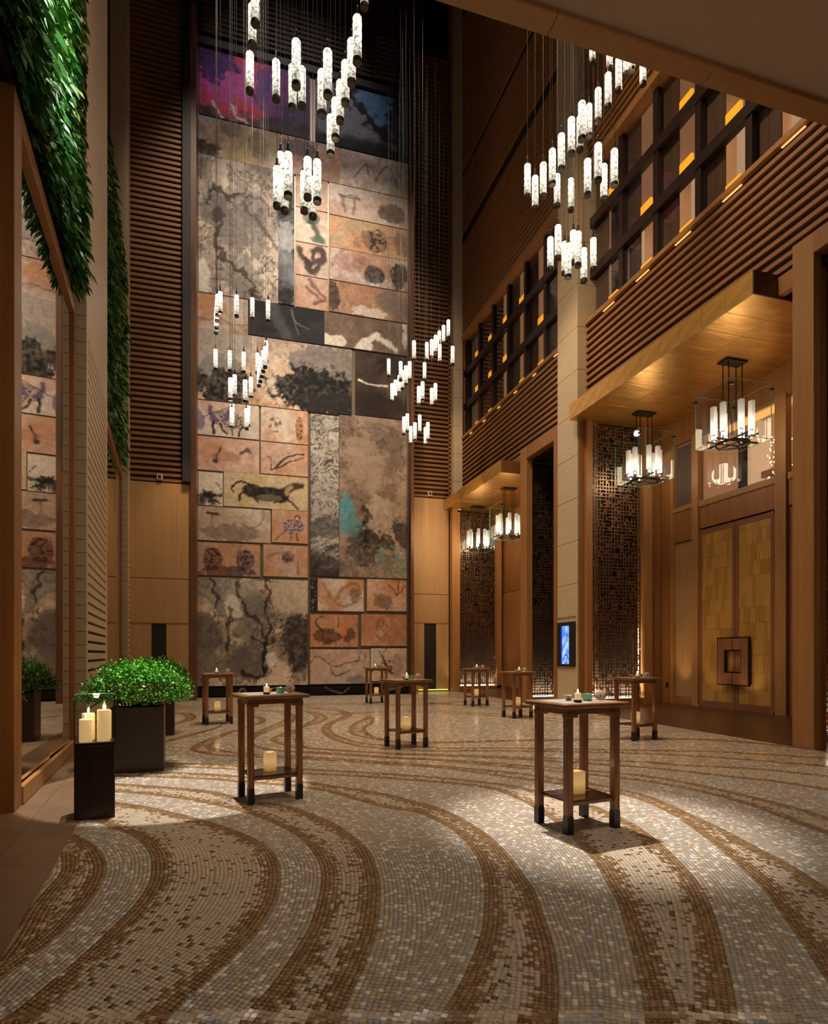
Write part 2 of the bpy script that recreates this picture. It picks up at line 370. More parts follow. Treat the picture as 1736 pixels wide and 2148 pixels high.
# --- right wall
wR = wall_root('wall_right')
def band(y0, y1, z0, n, matr):
    me = MB().box((0, -(y1-y0)/2, -.04), (.06, (y1-y0)/2, .04)).mesh('slat', matr)
    for i in range(n):
        if n > 20 and i in (21, 22, 36): continue
        inst('slat', me, wR, (XS, (y0+y1)/2, z0+i*.178))
BAYS = ((YCF, 23.3), (4.6, YCN))
for y0, y1 in BAYS:
    band(y0, y1, 8.02, 12, SLATY)
    band(y0, y1, 14.34, 72, SLATY)
    box('cap_rail', (XS-.03, y0, 10.13), (XS+.3, y1, 10.23), HONEY, wR, .005)
    box('head_rail', (XS-.03, y0, 14.12), (XS+.3, y1, 14.27), HONEY, wR, .005)
    box('backing', (XS+.06, y0, 7.9), (XS+.3, y1, 10.13), BACK, wR)
    box('backing', (XS+.06, y0, 14.27), (XS+.4, y1, TOP), BACK, wR)
    box('board', (XS+.02, y0, 7.62), (XS+.14, y1, 7.93), HONEY, wR)
box('beyond', (12.6, 2, 0), (12.8, 25, TOP), BACK, wR)
box('near_wall', (XC, 1.6, 0), (XC+.4, 4.6, TOP), HONEYD, wR)
# windows: a 1.3 m grid
def windows(name, ys, y0, y1):
    w = wall_root(name)
    ZS = [10.2, 11.5, 12.85, 14.2]
    box('room_wall', (10.35, y0, 10.2), (10.42, y1, 15.6), ROOMW, w)
    box('room_ceiling', (9.5, y0, 15.6), (10.42, y1, 15.65), BACK, w)
    box('room_floor', (9.4, y0, 10.15), (10.42, y1, 10.2), BACK, w)
    for y in ys: box('mullion', (9.1, y-.08, 10.2), (9.22, y+.08, 14.2), FRAME, w)
    for z in ZS[1:3]: box('transom', (9.07, y0, z-.14), (9.22, y1, z+.10), FRAME, w)
    yy = sorted([y0-.0]+[y for y in ys]+[y1])
    for i in range(len(yy)-1):
        a, b = yy[i]+.08, yy[i+1]-.08
        if b-a < .35: continue
        for j in range(3):
            za, zb = ZS[j]+(.09 if j else 0), ZS[j+1]-(.09 if j < 2 else 0)
            box('window_pane', (9.17, a, za), (9.176, b, zb), WIN, w)
            box('curtain', (9.27, a+(b-a)*.58, za-.1), (9.29, b+.16, zb+.25), CURT, w)
            if j == 0 and name == 'window_2': box('glow_panel', (9.95, a+.2, za), (10.0, a+(b-a)*.95, zb+1.0), ROOML, w)  # glowing sheet put behind the lowest panes for room light
            if (i+j) % 5 != 3: box('amber_lamp', (9.24, a+.26, za+.10), (9.31, a+.62, za+.40), AMBER, w)
    return w
windows('window_1', [23.1, 21.8, 20.52, 19.24, 17.96, 16.66], YCF, 23.3)
windows('window_2', [12.9, 11.62, 10.32, 9.04, 7.76, 6.48, 5.2], 4.6, YCN)
for y in (13.5, 12.2, 10.9, 9.6, 8.3, 16.0, 17.3, 18.6, 19.9, 21.2, 22.5):
    if y < 14: box('light_strip', (XS-.012, y-.55, 10.07), (XS+.02, y-.1, 10.085), STRIPO, wR)
    else: box('light_strip', (XS-.012, y-.35, 10.07), (XS+.02, y-.15, 10.085), STRIPO, wR)
# lattice screens: uneven woven bars
def lattice(x0, x1, y, z0, z1, parent, seed):
    rnd = random.Random(seed); m = MB(); p = .088; n = int((x1-x0)/p); k = int((z1-z0)/p)
    for i in range(n+1):
        x = x0+i*p
        j = 0
        while j < k:
            L = rnd.choice((1, 2, 3, 4)); 
            if rnd.random() < .82: m.box((x-.011, y, z0+j*p-.01), (x+.011, y+.03, z0+min(j+L, k)*p+.01))
            j += L
    for j in range(k+1):
        z = z0+j*p; i = 0
        while i < n:
            L = rnd.choice((1, 1, 2, 3))
            if rnd.random() < .78 or j % 5 == 0: m.box((x0+i*p-.01, y-.004, z-.011), (x0+min(i+L, n)*p+.01, y+.026, z+.011))
            i += L
    for i in range(n):
        for j in range(k):
            if rnd.random() < .22: m.box((x0+(i+.25)*p, y+.004, z0+(j+.25)*p), (x0+(i+.75)*p, y+.022, z0+(j+.75)*p))
    o = m.build('lattice', LATT, parent); o['kind'] = 'stuff'; return o
def screen(name, x0, x1, y, z0, z1, seed, label, vert=True, power=60):
    w = wall_root(name)
    lattice(x0, x1, y, z0, z1, w, seed)
    box('backing', (x0-.05, y+.22, 0), (x1+.1, y+.27, z1+.4), BLACKM, w)  # black sheet puts the darkness of the lattice holes into colour
    box('light_strip', (x0, y+.1, z0-.03), (x1, y+.14, z0+.012), STRIPW, w, label='warm white light strip under the lattice')
    if vert: box('light_strip', (x1-.006, y+.1, z0), (x1+.010, y+.14, z0+(z1-z0)*.26), STRIPV, w)
    l = area(((x0+x1)/2, y+.13, z0+.02), ((x0+x1)/2, y+.13, z1), power, x1-x0, WARM, .06, 120)
    return w
screen('trim_4', onY(1240, 1000, 14.05).x, onY(1343, 1000, 14.05).x, 14.05, .36, 7.5, 1, '')
screen('trim_5', onY(961, 1000, 23.2).x, onY(1040, 1000, 23.2).x, 23.2, .25, 7.25, 2, '')
screen('trim_6', 8.88, 10.4, 17.2, .2, 7.3, 3, '', False)
screen('trim_7', 8.86, 10.4, 7.5, .3, 7.55, 4, '', False, 50)
# portal frames in honey wood
pf = wall_root('trim_8')
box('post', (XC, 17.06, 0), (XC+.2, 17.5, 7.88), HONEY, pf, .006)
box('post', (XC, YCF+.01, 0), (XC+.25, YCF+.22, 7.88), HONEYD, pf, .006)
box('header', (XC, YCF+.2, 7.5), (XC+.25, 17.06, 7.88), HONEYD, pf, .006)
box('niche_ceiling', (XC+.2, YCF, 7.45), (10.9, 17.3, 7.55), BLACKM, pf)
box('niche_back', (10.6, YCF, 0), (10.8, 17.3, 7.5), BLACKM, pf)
pn = wall_root('trim_9')
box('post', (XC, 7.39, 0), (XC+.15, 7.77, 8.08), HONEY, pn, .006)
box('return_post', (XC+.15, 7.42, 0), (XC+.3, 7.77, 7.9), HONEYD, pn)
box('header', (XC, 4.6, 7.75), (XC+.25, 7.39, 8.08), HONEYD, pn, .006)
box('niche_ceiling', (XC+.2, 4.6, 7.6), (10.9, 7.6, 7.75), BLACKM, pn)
box('end_wall', (9.0, 7.75, 0), (12.5, 7.95, 8.0), HONEYD, pn)
# canopies of gold leaf panels
def canopy(name, x0, x1, y0, y1, z, ny, nx, top=.4, plain=False):
    w = wall_root(name)
    box('core', (x0+.03, y0+.005, z+.02), (x1, y1, z+top), JAMB, w)
    box('end_board', (x0+.005, y0-.02, z), (x1, y0+.004, z+top), DARKW if not plain else HONEYD, w)
    for i in range(ny):
        a, b = y0+(y1-y0)*i/ny, y0+(y1-y0)*(i+1)/ny
        box('fascia_panel', (x0, a+.003, z), (x0+.03, b-.003, z+top), GOLDF, w, .002)
        for j in range(nx):
            c, d = x0+.01+(x1-x0-.01)*j/nx, x0+.01+(x1-x0-.01)*(j+1)/nx
            box('soffit_panel', (c+.003, a+.003, z-.002), (d-.003, b-.003, z+.02), GOLD, w, .002)
    st = MB().lathe([(.012, -.006), (.012, 0)], 8).mesh('stud', STEEL)
    for i in range(1, ny):
        for j in range(0, nx):
            inst('stud', st, w, (x0+.02+(x1-x0)*j/nx, y0+(y1-y0)*i/ny, z-.002))
    return w
canopy('trim_10', 8.45, XD, 8.31, YCN-.02, 7.58, 10, 3)
canopy('trim_11', 8.25, 10.9, 17.95, 23.3, 7.28, 7, 3, .4, True)
# recess by the big doors
rc = wall_root('wall_recess')
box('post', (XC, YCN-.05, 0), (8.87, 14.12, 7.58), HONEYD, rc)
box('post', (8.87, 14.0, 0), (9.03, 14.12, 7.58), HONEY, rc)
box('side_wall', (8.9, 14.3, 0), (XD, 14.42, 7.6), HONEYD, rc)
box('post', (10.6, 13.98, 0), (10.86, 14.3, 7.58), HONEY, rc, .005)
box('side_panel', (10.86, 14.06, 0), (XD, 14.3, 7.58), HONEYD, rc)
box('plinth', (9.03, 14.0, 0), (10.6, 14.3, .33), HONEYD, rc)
DY = [onX(1467, 1300, XD).y, onX(1543, 1300, XD).y, onX(1625, 1300, XD).y]
NY = [onX(1413, 1300, XD).y, onX(1453, 1300, XD).y]
def vpanel(name, ya, yb, za, zb, m, d=.0, lab=None):
    return box(name, (XD-d, min(ya, yb), za), (XD+.12, max(ya, yb), zb), m, rc, .003, lab)
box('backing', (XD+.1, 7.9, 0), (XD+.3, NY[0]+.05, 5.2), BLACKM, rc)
vpanel('stile', 14.05, NY[0]+.08, 0, 7.0, HONEYD)
vpanel('stile', NY[0]+.08, NY[0], 0, 7.0, HONEY, .04)
box('niche_panel', (XD+.06, NY[1], .05), (XD+.1, NY[0], 4.4), PANEL, rc)
box('skirting', (XD-.02, NY[1], 0.2), (XD+.1, NY[0], .42), HONEYD, rc)
vpanel('panel', NY[1], NY[0], 4.42, 5.2, HONEYD)
vpanel('rail', NY[1], NY[0], 5.2, 5.32, HONEY, .03)
box('glass_panel', (XD+.05, NY[1], 5.32), (XD+.06, NY[0]-.05, 6.9), CURT, rc)
vpanel('stile', NY[1], DY[0]+.01, 0, 7.0, HONEY, .05)
vpanel('panel', DY[0], DY[2]-.12, 4.62, 5.16, HONEYD)
vpanel('rail', DY[0], DY[2]-.12, 5.16, 5.3, HONEY, .03)
vpanel('stile', DY[2]-.02, DY[2]-.3, 0, 7.0, HONEY, .04)
vpanel('panel', DY[2]-.34, 8.0, 4.62, 5.16, HONEYD)
vpanel('rail', DY[2]-.34, 8.0, 5.16, 5.3, HONEY, .03)
vpanel('head_rail', 14.05, 7.95, 6.95, 7.6, HONEYD, .02)
# foyer seen through the clerestory, its walls glowing in place of lamps
fy = wall_root('window_3')
box('window_pane', (XD+.04, DY[2]-.1, 5.3), (XD+.046, DY[0], 6.95), WIN, fy)
box('window_pane', (XD+.04, 8.0, 5.3), (XD+.046, DY[2]-.36, 6.95), WIN, fy)
box('foyer_ceiling', (XD+.3, 7.9, 7.1), (12.59, 14.2, 7.15), ROOMW, fy)
box('foyer_wall', (12.5, 7.9, 5.2), (12.59, 11.9, 7.1), ROOMW, fy)
box('foyer_wall', (XD+.25, 12.75, 5.2), (12.5, 12.85, 7.1), ROOMW, fy)
box('foyer_wall', (XD+.7, 11.75, 5.2), (12.5, 11.85, 7.1), ROOML, fy)
for k in range(4): box('ceiling_light_line', (XD+.5+k*.09, 8, 7.05-k*.0), (XD+.53+k*.09, 12.5, 7.09), STRIPO, fy)
box('beam', (XD+.95, 8, 5.7), (XD+1.1, 11.7, 5.85), HONEY, fy)
m = MB(); rnd = random.Random(5)
for i in range(90):
    x, y, z = XD+.6+rnd.random()*.25, 10.6+rnd.random()*.6, 5.5+rnd.random()*1.0
    m.box((x, y, z), (x+.012, y+.012, z+.03))
o = m.build('crystal_drops', STRIPW, fy); o['kind'] = 'stuff'
# recess in the far bay
r2 = wall_root('wall_recess_far')
box('post', (8.47, 23.0, 0), (8.8, 23.3, 7.3), HONEY, r2, .005)
box('post', (onY(1040, 1000, 23.1).x, 23.0, 0), (onY(1050, 1000, 23.1).x, 23.3, 7.3), HONEY, r2, .005)
box('side_wall', (8.5, 23.5, 0), (12.5, 23.6, TOP), HONEYD, r2)
box('plinth', (8.8, 23.0, 0), (10.6, 23.3, .22), HONEYD, r2)
box('door_wall', (10.75, 17.4, 4.0), (10.9, 23.3, 7.3), HONEYD, r2)
box('door_wall', (10.75, 17.4, 0), (10.9, 23.3, 3.98), HONEY, r2)
# high balcony overhead
sl = wall_root('ceiling_balcony')
box('underside', (1.2, .5, 7.85), (12.5, 5.52, 8.1), SLAB, sl)
for i in range(6):
    box('edge_board', (1.2+i*1.9, 5.4, 7.80), (1.2+(i+1)*1.9-.006, 5.62, 8.25), HONEY, sl, .003)

# ------------------------------------------------------------------ floors
BD = lambda s: SO+Vector((.9966, .0825, 0))*.60+Vector((-.0825, .9966, 0))*s     # mosaic / walkway border
fl = struct('floor', (-4, .6, -.2), (8.75, 24.2, .0005), GROUT)
ww = wall_root('floor_walkway'); ww.location = SO; ww.rotation_euler = (0, 0, SV)
box('bed', (-2.2, -6.2, -.02), (.6, 16.6, .002), GROUT, ww)
rnd = random.Random(2); cols = [(-2.2, -1.5), (-1.5, -.8), (-.8, -.2), (-.2, .2), (.2, .6)]
for ci, (a, b) in enumerate(cols):
    y = -6.0+ci*.37
    while y < 16.4:
        L = 1.25+rnd.random()*.3; e = min(y+L, 16.5)
        box('paving_slab', (a+.002, y+.002, 0), (b-.002, e-.002, .012), SLABF, ww); y = e
wf = wall_root('floor_recess')
RZ = .2
def ramp(x): return max(0, (x-8.75)/(XD-8.75))*RZ
nx = 12
for i in range(nx):
    xa, xb = 8.752+(12.4-8.752)*i/nx, 8.752+(12.4-8.752)*(i+1)/nx
    y = 1.2+(i % 3)*.9
    while y < 23.9:
        e = min(y+2.7, 24)
        za, zb = ramp(xa), ramp(min(xb, XD))
        MB().add([(xa+.002,y+.002,-.1),(xb-.002,y+.002,-.1),(xb-.002,e-.002,-.1),(xa+.002,e-.002,-.1),(xa+.002,y+.002,za+.004),(xb-.002,y+.002,zb+.004),(xb-.002,e-.002,zb+.004),(xa+.002,e-.002,za+.004)],
                 [(0,3,2,1),(4,5,6,7),(0,1,5,4),(1,2,6,5),(2,3,7,6),(3,0,4,7)]).build('plank', PLANK, wf)
        y = e

# ------------------------------------------------------------------ mosaic floor: ribbons traced on the floor plane
def crom(p, n=10):
    p = np.array([p[0]]+list(p)+[p[-1]], float); out = []
    for i in range(1, len(p)-2):
        t = np.linspace(0, 1, n, endpoint=False)[:, None]; a, b, c, d = p[i-1], p[i], p[i+1], p[i+2]
        out.append(.5*((2*b)+(c-a)*t+(2*a-5*b+4*c-d)*t*t+(3*b-a-3*c+d)*t**3))
    return np.vstack(out+[p[-2:-1]])
def Z4(l): return [(330+x/3.472, 1460+y/3.472) for x, y in l]
RIB = [
 ([(128,1790),(126,1830),(97,1865),(60,1910),(20,1975),(-40,2050),(-160,2200)],
  [(150,1745),(160,1752),(200,1775),(220,1805),(220,1835),(200,1875),(165,1920),(115,1970),(50,2020),(0,2057),(-130,2200)]),
 ([(130,1705),(185,1719),(240,1740),(285,1760),(312,1790),(317,1820),(310,1855),(280,1900),(225,1955),(165,2010),(100,2065),(40,2115),(0,2143),(-80,2230)],
  [(140,1672),(240,1682),(320,1694),(400,1713),(475,1735),(535,1760),(570,1785),(587,1820),(587,1860),(575,1900),(545,1950),(500,2000),(440,2055),(390,2100),(345,2148),(280,2240)]),
 ([(130,1652),(240,1662),(340,1671),(425,1685),(480,1697),(540,1715),(590,1737),(630,1760),(660,1795),(672,1825),(672,1860),(660,1910),(645,1950),(615,2000),(570,2065),(525,2115),(500,2148),(440,2240)],
  [(130,1635),(240,1643),(340,1650),(440,1659),(535,1679),(610,1692),(680,1717),(725,1742),(770,1780),(790,1825),(797,1875),(790,1950),(765,2025),(735,2090),(710,2148),(670,2240)]),
 ([(240,1630),(400,1634),(520,1643),(646,1655),(700,1666),(760,1683),(819,1698),(868,1704),(908,1720),(948,1742),(983,1775),(1005,1810),(1015,1850),(1015,1900),(1010,1950),(993,2000),(963,2065),(933,2115),(918,2148),(885,2240)],
  [(240,1618),(400,1621),(520,1629),(646,1640),(700,1648),(760,1656),(819,1667),(868,1680),(928,1697),(983,1725),(1028,1755),(1068,1795),(1098,1835),(1123,1875),(1143,1930),(1158,1975),(1168,2025),(1172,2090),(1170,2148),(1168,2240)]),
 ([(240,1608),(420,1612),(646,1625),(760,1631),(920,1643),(1023,1655),(1078,1674),(1118,1695),(1148,1715),(1188,1745),(1218,1780),(1248,1810),(1268,1845),(1293,1890),(1308,1935),(1323,1990),(1338,2050),(1348,2100),(1353,2148),(1366,2240)],
  [(240,1599),(420,1602),(646,1613),(760,1619),(920,1630),(1058,1645),(1140,1662),(1238,1688),(1293,1710),(1348,1740),(1398,1780),(1433,1815),(1463,1850),(1488,1895),(1508,1950),(1523,2010),(1538,2075),(1550,2148),(1570,2240)]),
 (Z4([(700,145),(760,155),(795,180),(750,207),(640,228),(480,272),(340,325),(240,380),(270,408),(400,432),(600,445),(900,457),(1200,472),(1736,507)])+[(920,1612),(1080,1634),(1200,1650),(1293,1666),(1358,1685),(1418,1715),(1468,1750),(1518,1790),(1568,1835),(1608,1875),(1643,1925),(1678,1975),(1718,2035),(1760,2100),(1850,2240)],
  Z4([(700,152),(735,168),(735,190),(690,215),(600,250),(480,298),(400,365),(450,388),(570,408),(760,425),(1000,437),(1300,452),(1736,482)])+[(920,1606),(1080,1620),(1200,1637),(1278,1650),(1368,1672),(1443,1705),(1518,1740),(1593,1780),(1668,1820),(1736,1865),(1850,1950)]),
 (Z4([(690,110),(800,112),(900,130),(925,160),(880,195),(780,235),(700,275),(680,325),(690,360),(760,390),(900,408),(1080,418),(1400,438),(1736,460)])+[(920,1597),(1080,1612),(1250,1628),(1340,1639),(1408,1650),(1477,1664),(1545,1683),(1591,1697),(1640,1717),(1693,1737),(1736,1753),(1850,1800)],
  Z4([(690,105),(860,105),(960,120),(1015,150),(990,190),(900,225),(800,262),(720,305),(705,345),(760,373),(900,393),(1100,403),(1400,420),(1736,445)])+[(920,1592),(1080,1603),(1250,1616),(1340,1625),(1424,1637),(1506,1654),(1568,1668),(1636,1685),(1693,1700),(1736,1715),(1850,1758)]),
 (Z4([(1085,110),(1170,120),(1240,155),(1200,190),(1120,215),(1000,245),(880,280),(820,320),(860,345),(950,368),(1100,387),(1300,403),(1600,420),(1736,432)])+[(920,1587),(1080,1594),(1340,1611),(1431,1620),(1522,1630),(1614,1640),(1682,1650),(1736,1659),(1850,1680)],
  Z4([(1085,118),(1130,140),(1140,165),(1090,195),(1050,225),(1030,260),(1060,330),(1085,370),(1200,382),(1400,395),(1736,415)])+[(920,1582),(1080,1587),(1340,1597),(1431,1604),(1522,1608),(1614,1614),(1736,1627),(1850,1640)]),
 (Z4([(1100,90),(1200,100),(1310,112),(1350,140),(1300,170),(1220,205),(1190,245),(1220,290),(1300,330),(1420,362),(1600,385),(1736,397)])+[(920,1577),(1080,1577),(1340,1582),(1477,1589),(1614,1599),(1736,1610),(1850,1622)],
  Z4([(1100,83),(1250,90),(1370,108),(1415,140),(1370,170),(1300,195),(1265,230),(1290,270),(1380,310),(1500,340),(1736,363)])+[(920,1568),(1080,1569),(1340,1573),(1477,1575),(1614,1582),(1736,1590),(1850,1598)]),
 (Z4([(1540,148),(1500,165),(1420,205),(1390,245),(1410,280),(1500,305),(1640,330),(1736,340)])+[(920,1560),(1080,1556),(1340,1552),(1520,1556),(1736,1577)],
  Z4([(1540,148),(1580,160),(1580,195),(1530,225),(1520,250),(1560,285),(1640,310),(1736,325)])+[(920,1556),(1080,1552),(1340,1549),(1520,1552),(1736,1573)]),
 (Z4([(80,118),(200,122),(270,135),(280,160),(230,185),(80,225)]), Z4([(80,128),(150,130),(200,150),(180,180),(80,205)])),
 (Z4([(50,345),(200,305),(400,250),(480,215)]), Z4([(50,325),(200,285),(400,235),(470,205)])),
 ([(700,1500),(860,1494),(1000,1500),(1100,1508),(1240,1520),(1340,1530)], [(700,1497),(860,1490),(1000,1495),(1100,1502),(1240,1513),(1340,1524)]),
 ([(900,1476),(1000,1484),(1100,1494),(1250,1508)], [(900,1473),(1000,1480),(1100,1489),(1250,1503)]),
 ([(560,1482),(700,1478),(860,1480),(1000,1471)], [(560,1479),(700,1475),(860,1477),(1000,1468)]),
]
def tofloor(p):
    p = np.array(p, float); d = F*EYE/np.maximum(p[:, 1]-CY, 12); t = (p[:, 0]-CX)/F
    return np.stack([d*(SN+CS*t), d*(CS-SN*t)], 1)
def resample(p, step):
    s = np.r_[0, np.cumsum(np.hypot(*np.diff(p, axis=0).T))]; n = max(2, int(s[-1]/step)+1); q = np.linspace(0, s[-1], n)
    return np.stack([np.interp(q, s, p[:, 0]), np.interp(q, s, p[:, 1])], 1)
GX0, GY0, GR = -2.6, .8, .025
GNX, GNY = int((9.2-GX0)/GR), int((24.2-GY0)/GR)
gd = np.full((GNY, GNX), 9.0, np.float32); gi = np.full((GNY, GNX), -1, np.int16); inB = np.zeros((GNY, GNX), bool)
curves = []
def pip(poly):
    x0, y0 = poly.min(0); x1, y1 = poly.max(0)
    i0, i1 = max(0, int((x0-GX0)/GR)), min(GNX, int((x1-GX0)/GR)+2); j0, j1 = max(0, int((y0-GY0)/GR)), min(GNY, int((y1-GY0)/GR)+2)
    if i1 <= i0 or j1 <= j0: return
    xs = GX0+(np.arange(i0, i1)+.5)*GR; ys = GY0+(np.arange(j0, j1)+.5)*GR
    for r, y in enumerate(ys):
        a = poly; b = np.roll(poly, -1, 0); m = (a[:, 1] > y) != (b[:, 1] > y)
        if not m.any(): continue
        xc = np.sort((b[m, 0]-a[m, 0])*(y-a[m, 1])/(b[m, 1]-a[m, 1])+a[m, 0])
        inB[j0+r, i0:i1] |= (np.searchsorted(xc, xs) % 2 == 1)
for a, b in RIB:
    fa, fb = tofloor(crom(a)), tofloor(crom(b)); pip(np.vstack([fa, fb[::-1]]))
    curves += [fa, fb]
RAD = 1.9; K = int(RAD/GR)
for ci, c in enumerate(curves):
    q = resample(c, .05); 
    a, b = q[:-1], q[1:]
    for k in range(0, len(a)):
        cx_, cy_ = (a[k]+b[k])/2; i, j = int((cx_-GX0)/GR), int((cy_-GY0)/GR)
        i0, i1, j0, j1 = max(0, i-K), min(GNX, i+K), max(0, j-K), min(GNY, j+K)
        if i1 <= i0 or j1 <= j0: continue
        xs = GX0+(np.arange(i0, i1)+.5)*GR-cx_; ys = GY0+(np.arange(j0, j1)+.5)*GR-cy_
        d = np.sqrt(xs[None, :]**2+ys[:, None]**2); w = gd[j0:j1, i0:i1]; m = d < w
        w[m] = d[m]; gi[j0:j1, i0:i1][m] = ci
rng = np.random.default_rng(4)
P, T_, DD, WW, HH, OWN = [], [], [], [], [], []
for ci, c in enumerate(curves):
    q = resample(c, .02); tg = np.gradient(q, axis=0); tg /= np.hypot(tg[:, 0], tg[:, 1])[:, None]+1e-9
    ker = np.ones(9)/9
    for z in (0, 1): tg[:, z] = np.convolve(np.pad(tg[:, z], 4, 'edge'), ker, 'valid')
    tg /= np.hypot(tg[:, 0], tg[:, 1])[:, None]+1e-9; nm = np.stack([-tg[:, 1], tg[:, 0]], 1)
    for fine in (True, False):
        w, h = (.029, .027) if fine else (.048, .040)
        for sgn in (1, -1):
            for r in range(int(RAD/h)):
                off = (r+.5)*h; o = q+nm*off*sgn
                s = np.r_[0, np.cumsum(np.maximum(0, np.einsum('ij,ij->i', np.diff(o, axis=0), tg[:-1])))]
                if s[-1] < w: continue
                pos = np.arange((r*.37 % 1)*w, s[-1], w); pos = pos+rng.uniform(-.002, .002, len(pos))
                pts = np.stack([np.interp(pos, s, o[:, 0]), np.interp(pos, s, o[:, 1])], 1)
                tt = np.stack([np.interp(pos, s, tg[:, 0]), np.interp(pos, s, tg[:, 1])], 1)
                dc = pts[:, 0]*SN+pts[:, 1]*CS; sd = pts[:, 0]*CS-pts[:, 1]*SN
                ok = ((dc < 8.2) if fine else (dc >= 8.2)) & (dc > 1.9) & (np.abs(sd) < dc*.72+.4)
                pts, tt = pts[ok], tt[ok]
                i = ((pts[:, 0]-GX0)/GR).astype(int); j = ((pts[:, 1]-GY0)/GR).astype(int)
                ok = (i >= 0) & (i < GNX) & (j >= 0) & (j < GNY) & (pts[:, 0] < 8.72)
                ok &= ((pts[:, 0]-SO.x)*.9966+(pts[:, 1]-SO.y)*.0825 > .61)
                pts, tt, i, j = pts[ok], tt[ok], i[ok], j[ok]
                if not len(pts): continue
                ok = (gi[j, i] == ci) & (np.abs(gd[j, i]-off) < .032)
                if not ok.any(): continue
                P.append(pts[ok]); T_.append(tt[ok]); n = int(ok.sum()); DD.append(np.full(n, off)); WW.append(np.full(n, w)); HH.append(np.full(n, h)); OWN.append(inB[j[ok], i[ok]])
P = np.vstack(P); T_ = np.vstack(T_); DD = np.hstack(DD); WW = np.hstack(WW); HH = np.hstack(HH); OWN = np.hstack(OWN)
# plain rows wherever no ribbon is near
g = []
for fine in (True, False):
    w, h = (.029, .027) if fine else (.048, .040)
    X, Y = np.meshgrid(np.arange(-2.4, 8.72, w), np.arange(2, 24, h)); X = X+((np.arange(X.shape[0]) % 2)*w/2)[:, None]
    X, Y = X.ravel(), Y.ravel(); dc = X*SN+Y*CS; sd = X*CS-Y*SN
    i = ((X-GX0)/GR).astype(int); j = ((Y-GY0)/GR).astype(int)
    ok = ((dc < 8.2) if fine else (dc >= 8.2)) & (dc > 1.9) & (np.abs(sd) < dc*.72+.4) & (i < GNX) & (j < GNY) & (X < 8.72) & ((X-SO.x)*.9966+(Y-SO.y)*.0825 > .61)
    X, Y, i, j = X[ok], Y[ok], i[ok], j[ok]; ok = gd[j, i] >= RAD-.01
    P = np.vstack([P, np.stack([X[ok], Y[ok]], 1)]); n = int(ok.sum()); T_ = np.vstack([T_, np.tile([1., 0.], (n, 1))])
    DD = np.r_[DD, np.full(n, RAD)]; WW = np.r_[WW, np.full(n, w)]; HH = np.r_[HH, np.full(n, h)]; OWN = np.r_[OWN, inB[j[ok], i[ok]]]
NT = len(P); u = rng.random(NT); u2 = rng.random(NT); br = rng.uniform(.86, 1.12, NT)
A3 = lambda c: np.array(c)[None, :]
colA = np.where((u < .15)[:, None], A3((.86, .82, .76)), np.where((u < .5)[:, None], A3((.50, .395, .29)), np.where((u < .8)[:, None], A3((.41, .40, .40)), A3((.56, .46, .35)))))
pb = 1-sstep(.05, .20, DD); brown = (u < pb) | (DD < .045); dot = (u2 < .055)
colB = np.where(brown[:, None], np.where((u2 < .55)[:, None], A3((.215, .12, .048)), A3((.33, .20, .095))), np.where(dot[:, None], A3((.12, .065, .022)), A3((.60, .50, .385))))
COL = np.where(OWN[:, None], colB, colA)*br[:, None]; COL = np.clip(COL, 0, .92)
dc = P[:, 0]*SN+P[:, 1]*CS; sd = P[:, 0]*CS-P[:, 1]*SN
px = CX+F*sd/dc; py = CY+F*EYE/dc
vis = (px > 6) & (px < 1730) & (py < 2142); order = np.argsort(np.where(vis, dc, 99))[:300]
single = np.zeros(NT, bool); single[order] = True
tm = MB().box((-.0138, -.0128, -.004), (.0138, .0128, .003)).mesh('tile', TILEO)
for k in order:
    o = bpy.data.objects.new('tile', tm); C.objects.link(o); o.location = (P[k, 0], P[k, 1], 0)
    o.rotation_euler = (rng.normal(0, .008), rng.normal(0, .008), math.atan2(T_[k, 1], T_[k, 0])); o.color = (*COL[k], 1); o.parent = fl
    o.matrix_parent_inverse = Matrix.Translation(-fl.location)
idx = np.where(~single)[0]; n = len(idx)
p, t = P[idx], T_[idx]; nn = np.stack([-t[:, 1], t[:, 0]], 1); hw = (WW[idx]*.5-.0007)[:, None]; hh = (HH[idx]*.5-.0006)[:, None]
tx = rng.normal(0, .008, n); ty = rng.normal(0, .008, n)
V = np.zeros((n, 4, 3))
for c, (a, b) in enumerate(((-1, -1), (1, -1), (1, 1), (-1, 1))):
    V[:, c, :2] = p+t*hw*a+nn*hh*b; V[:, c, 2] = .003+a*hw[:, 0]*tx+b*hh[:, 0]*ty
near = dc[idx] < 8.2
me = bpy.data.meshes.new('small_tiles')
Vf = V.reshape(-1, 3); Fq = np.arange(n*4).reshape(n, 4)
B = V[near].copy(); B[:, :, 2] = -.001; nb = len(B); base = n*4; fi = np.where(near)[0]
Fs = []
for c in range(4):
    d_ = (c+1) % 4
    Fs.append(np.stack([fi*4+c, base+np.arange(nb)*4+c, base+np.arange(nb)*4+d_, fi*4+d_], 1))
Fa = np.vstack([Fq]+Fs); Va = np.vstack([Vf, B.reshape(-1, 3)])
me.vertices.add(len(Va)); me.vertices.foreach_set('co', Va.ravel()); me.loops.add(Fa.size); me.loops.foreach_set('vertex_index', Fa.ravel().astype(np.int32))
me.polygons.add(len(Fa)); me.polygons.foreach_set('loop_start', np.arange(0, Fa.size, 4, dtype=np.int32)); me.update(calc_edges=True)
at = me.attributes.new('tint', 'FLOAT_COLOR', 'FACE'); cc = np.ones((len(Fa), 4)); cc[:n, :3] = COL[idx]
for c in range(4): cc[n+c*nb:n+(c+1)*nb, :3] = COL[idx][near]
at.data.foreach_set('color', cc.ravel()); me.materials.append(TILE)
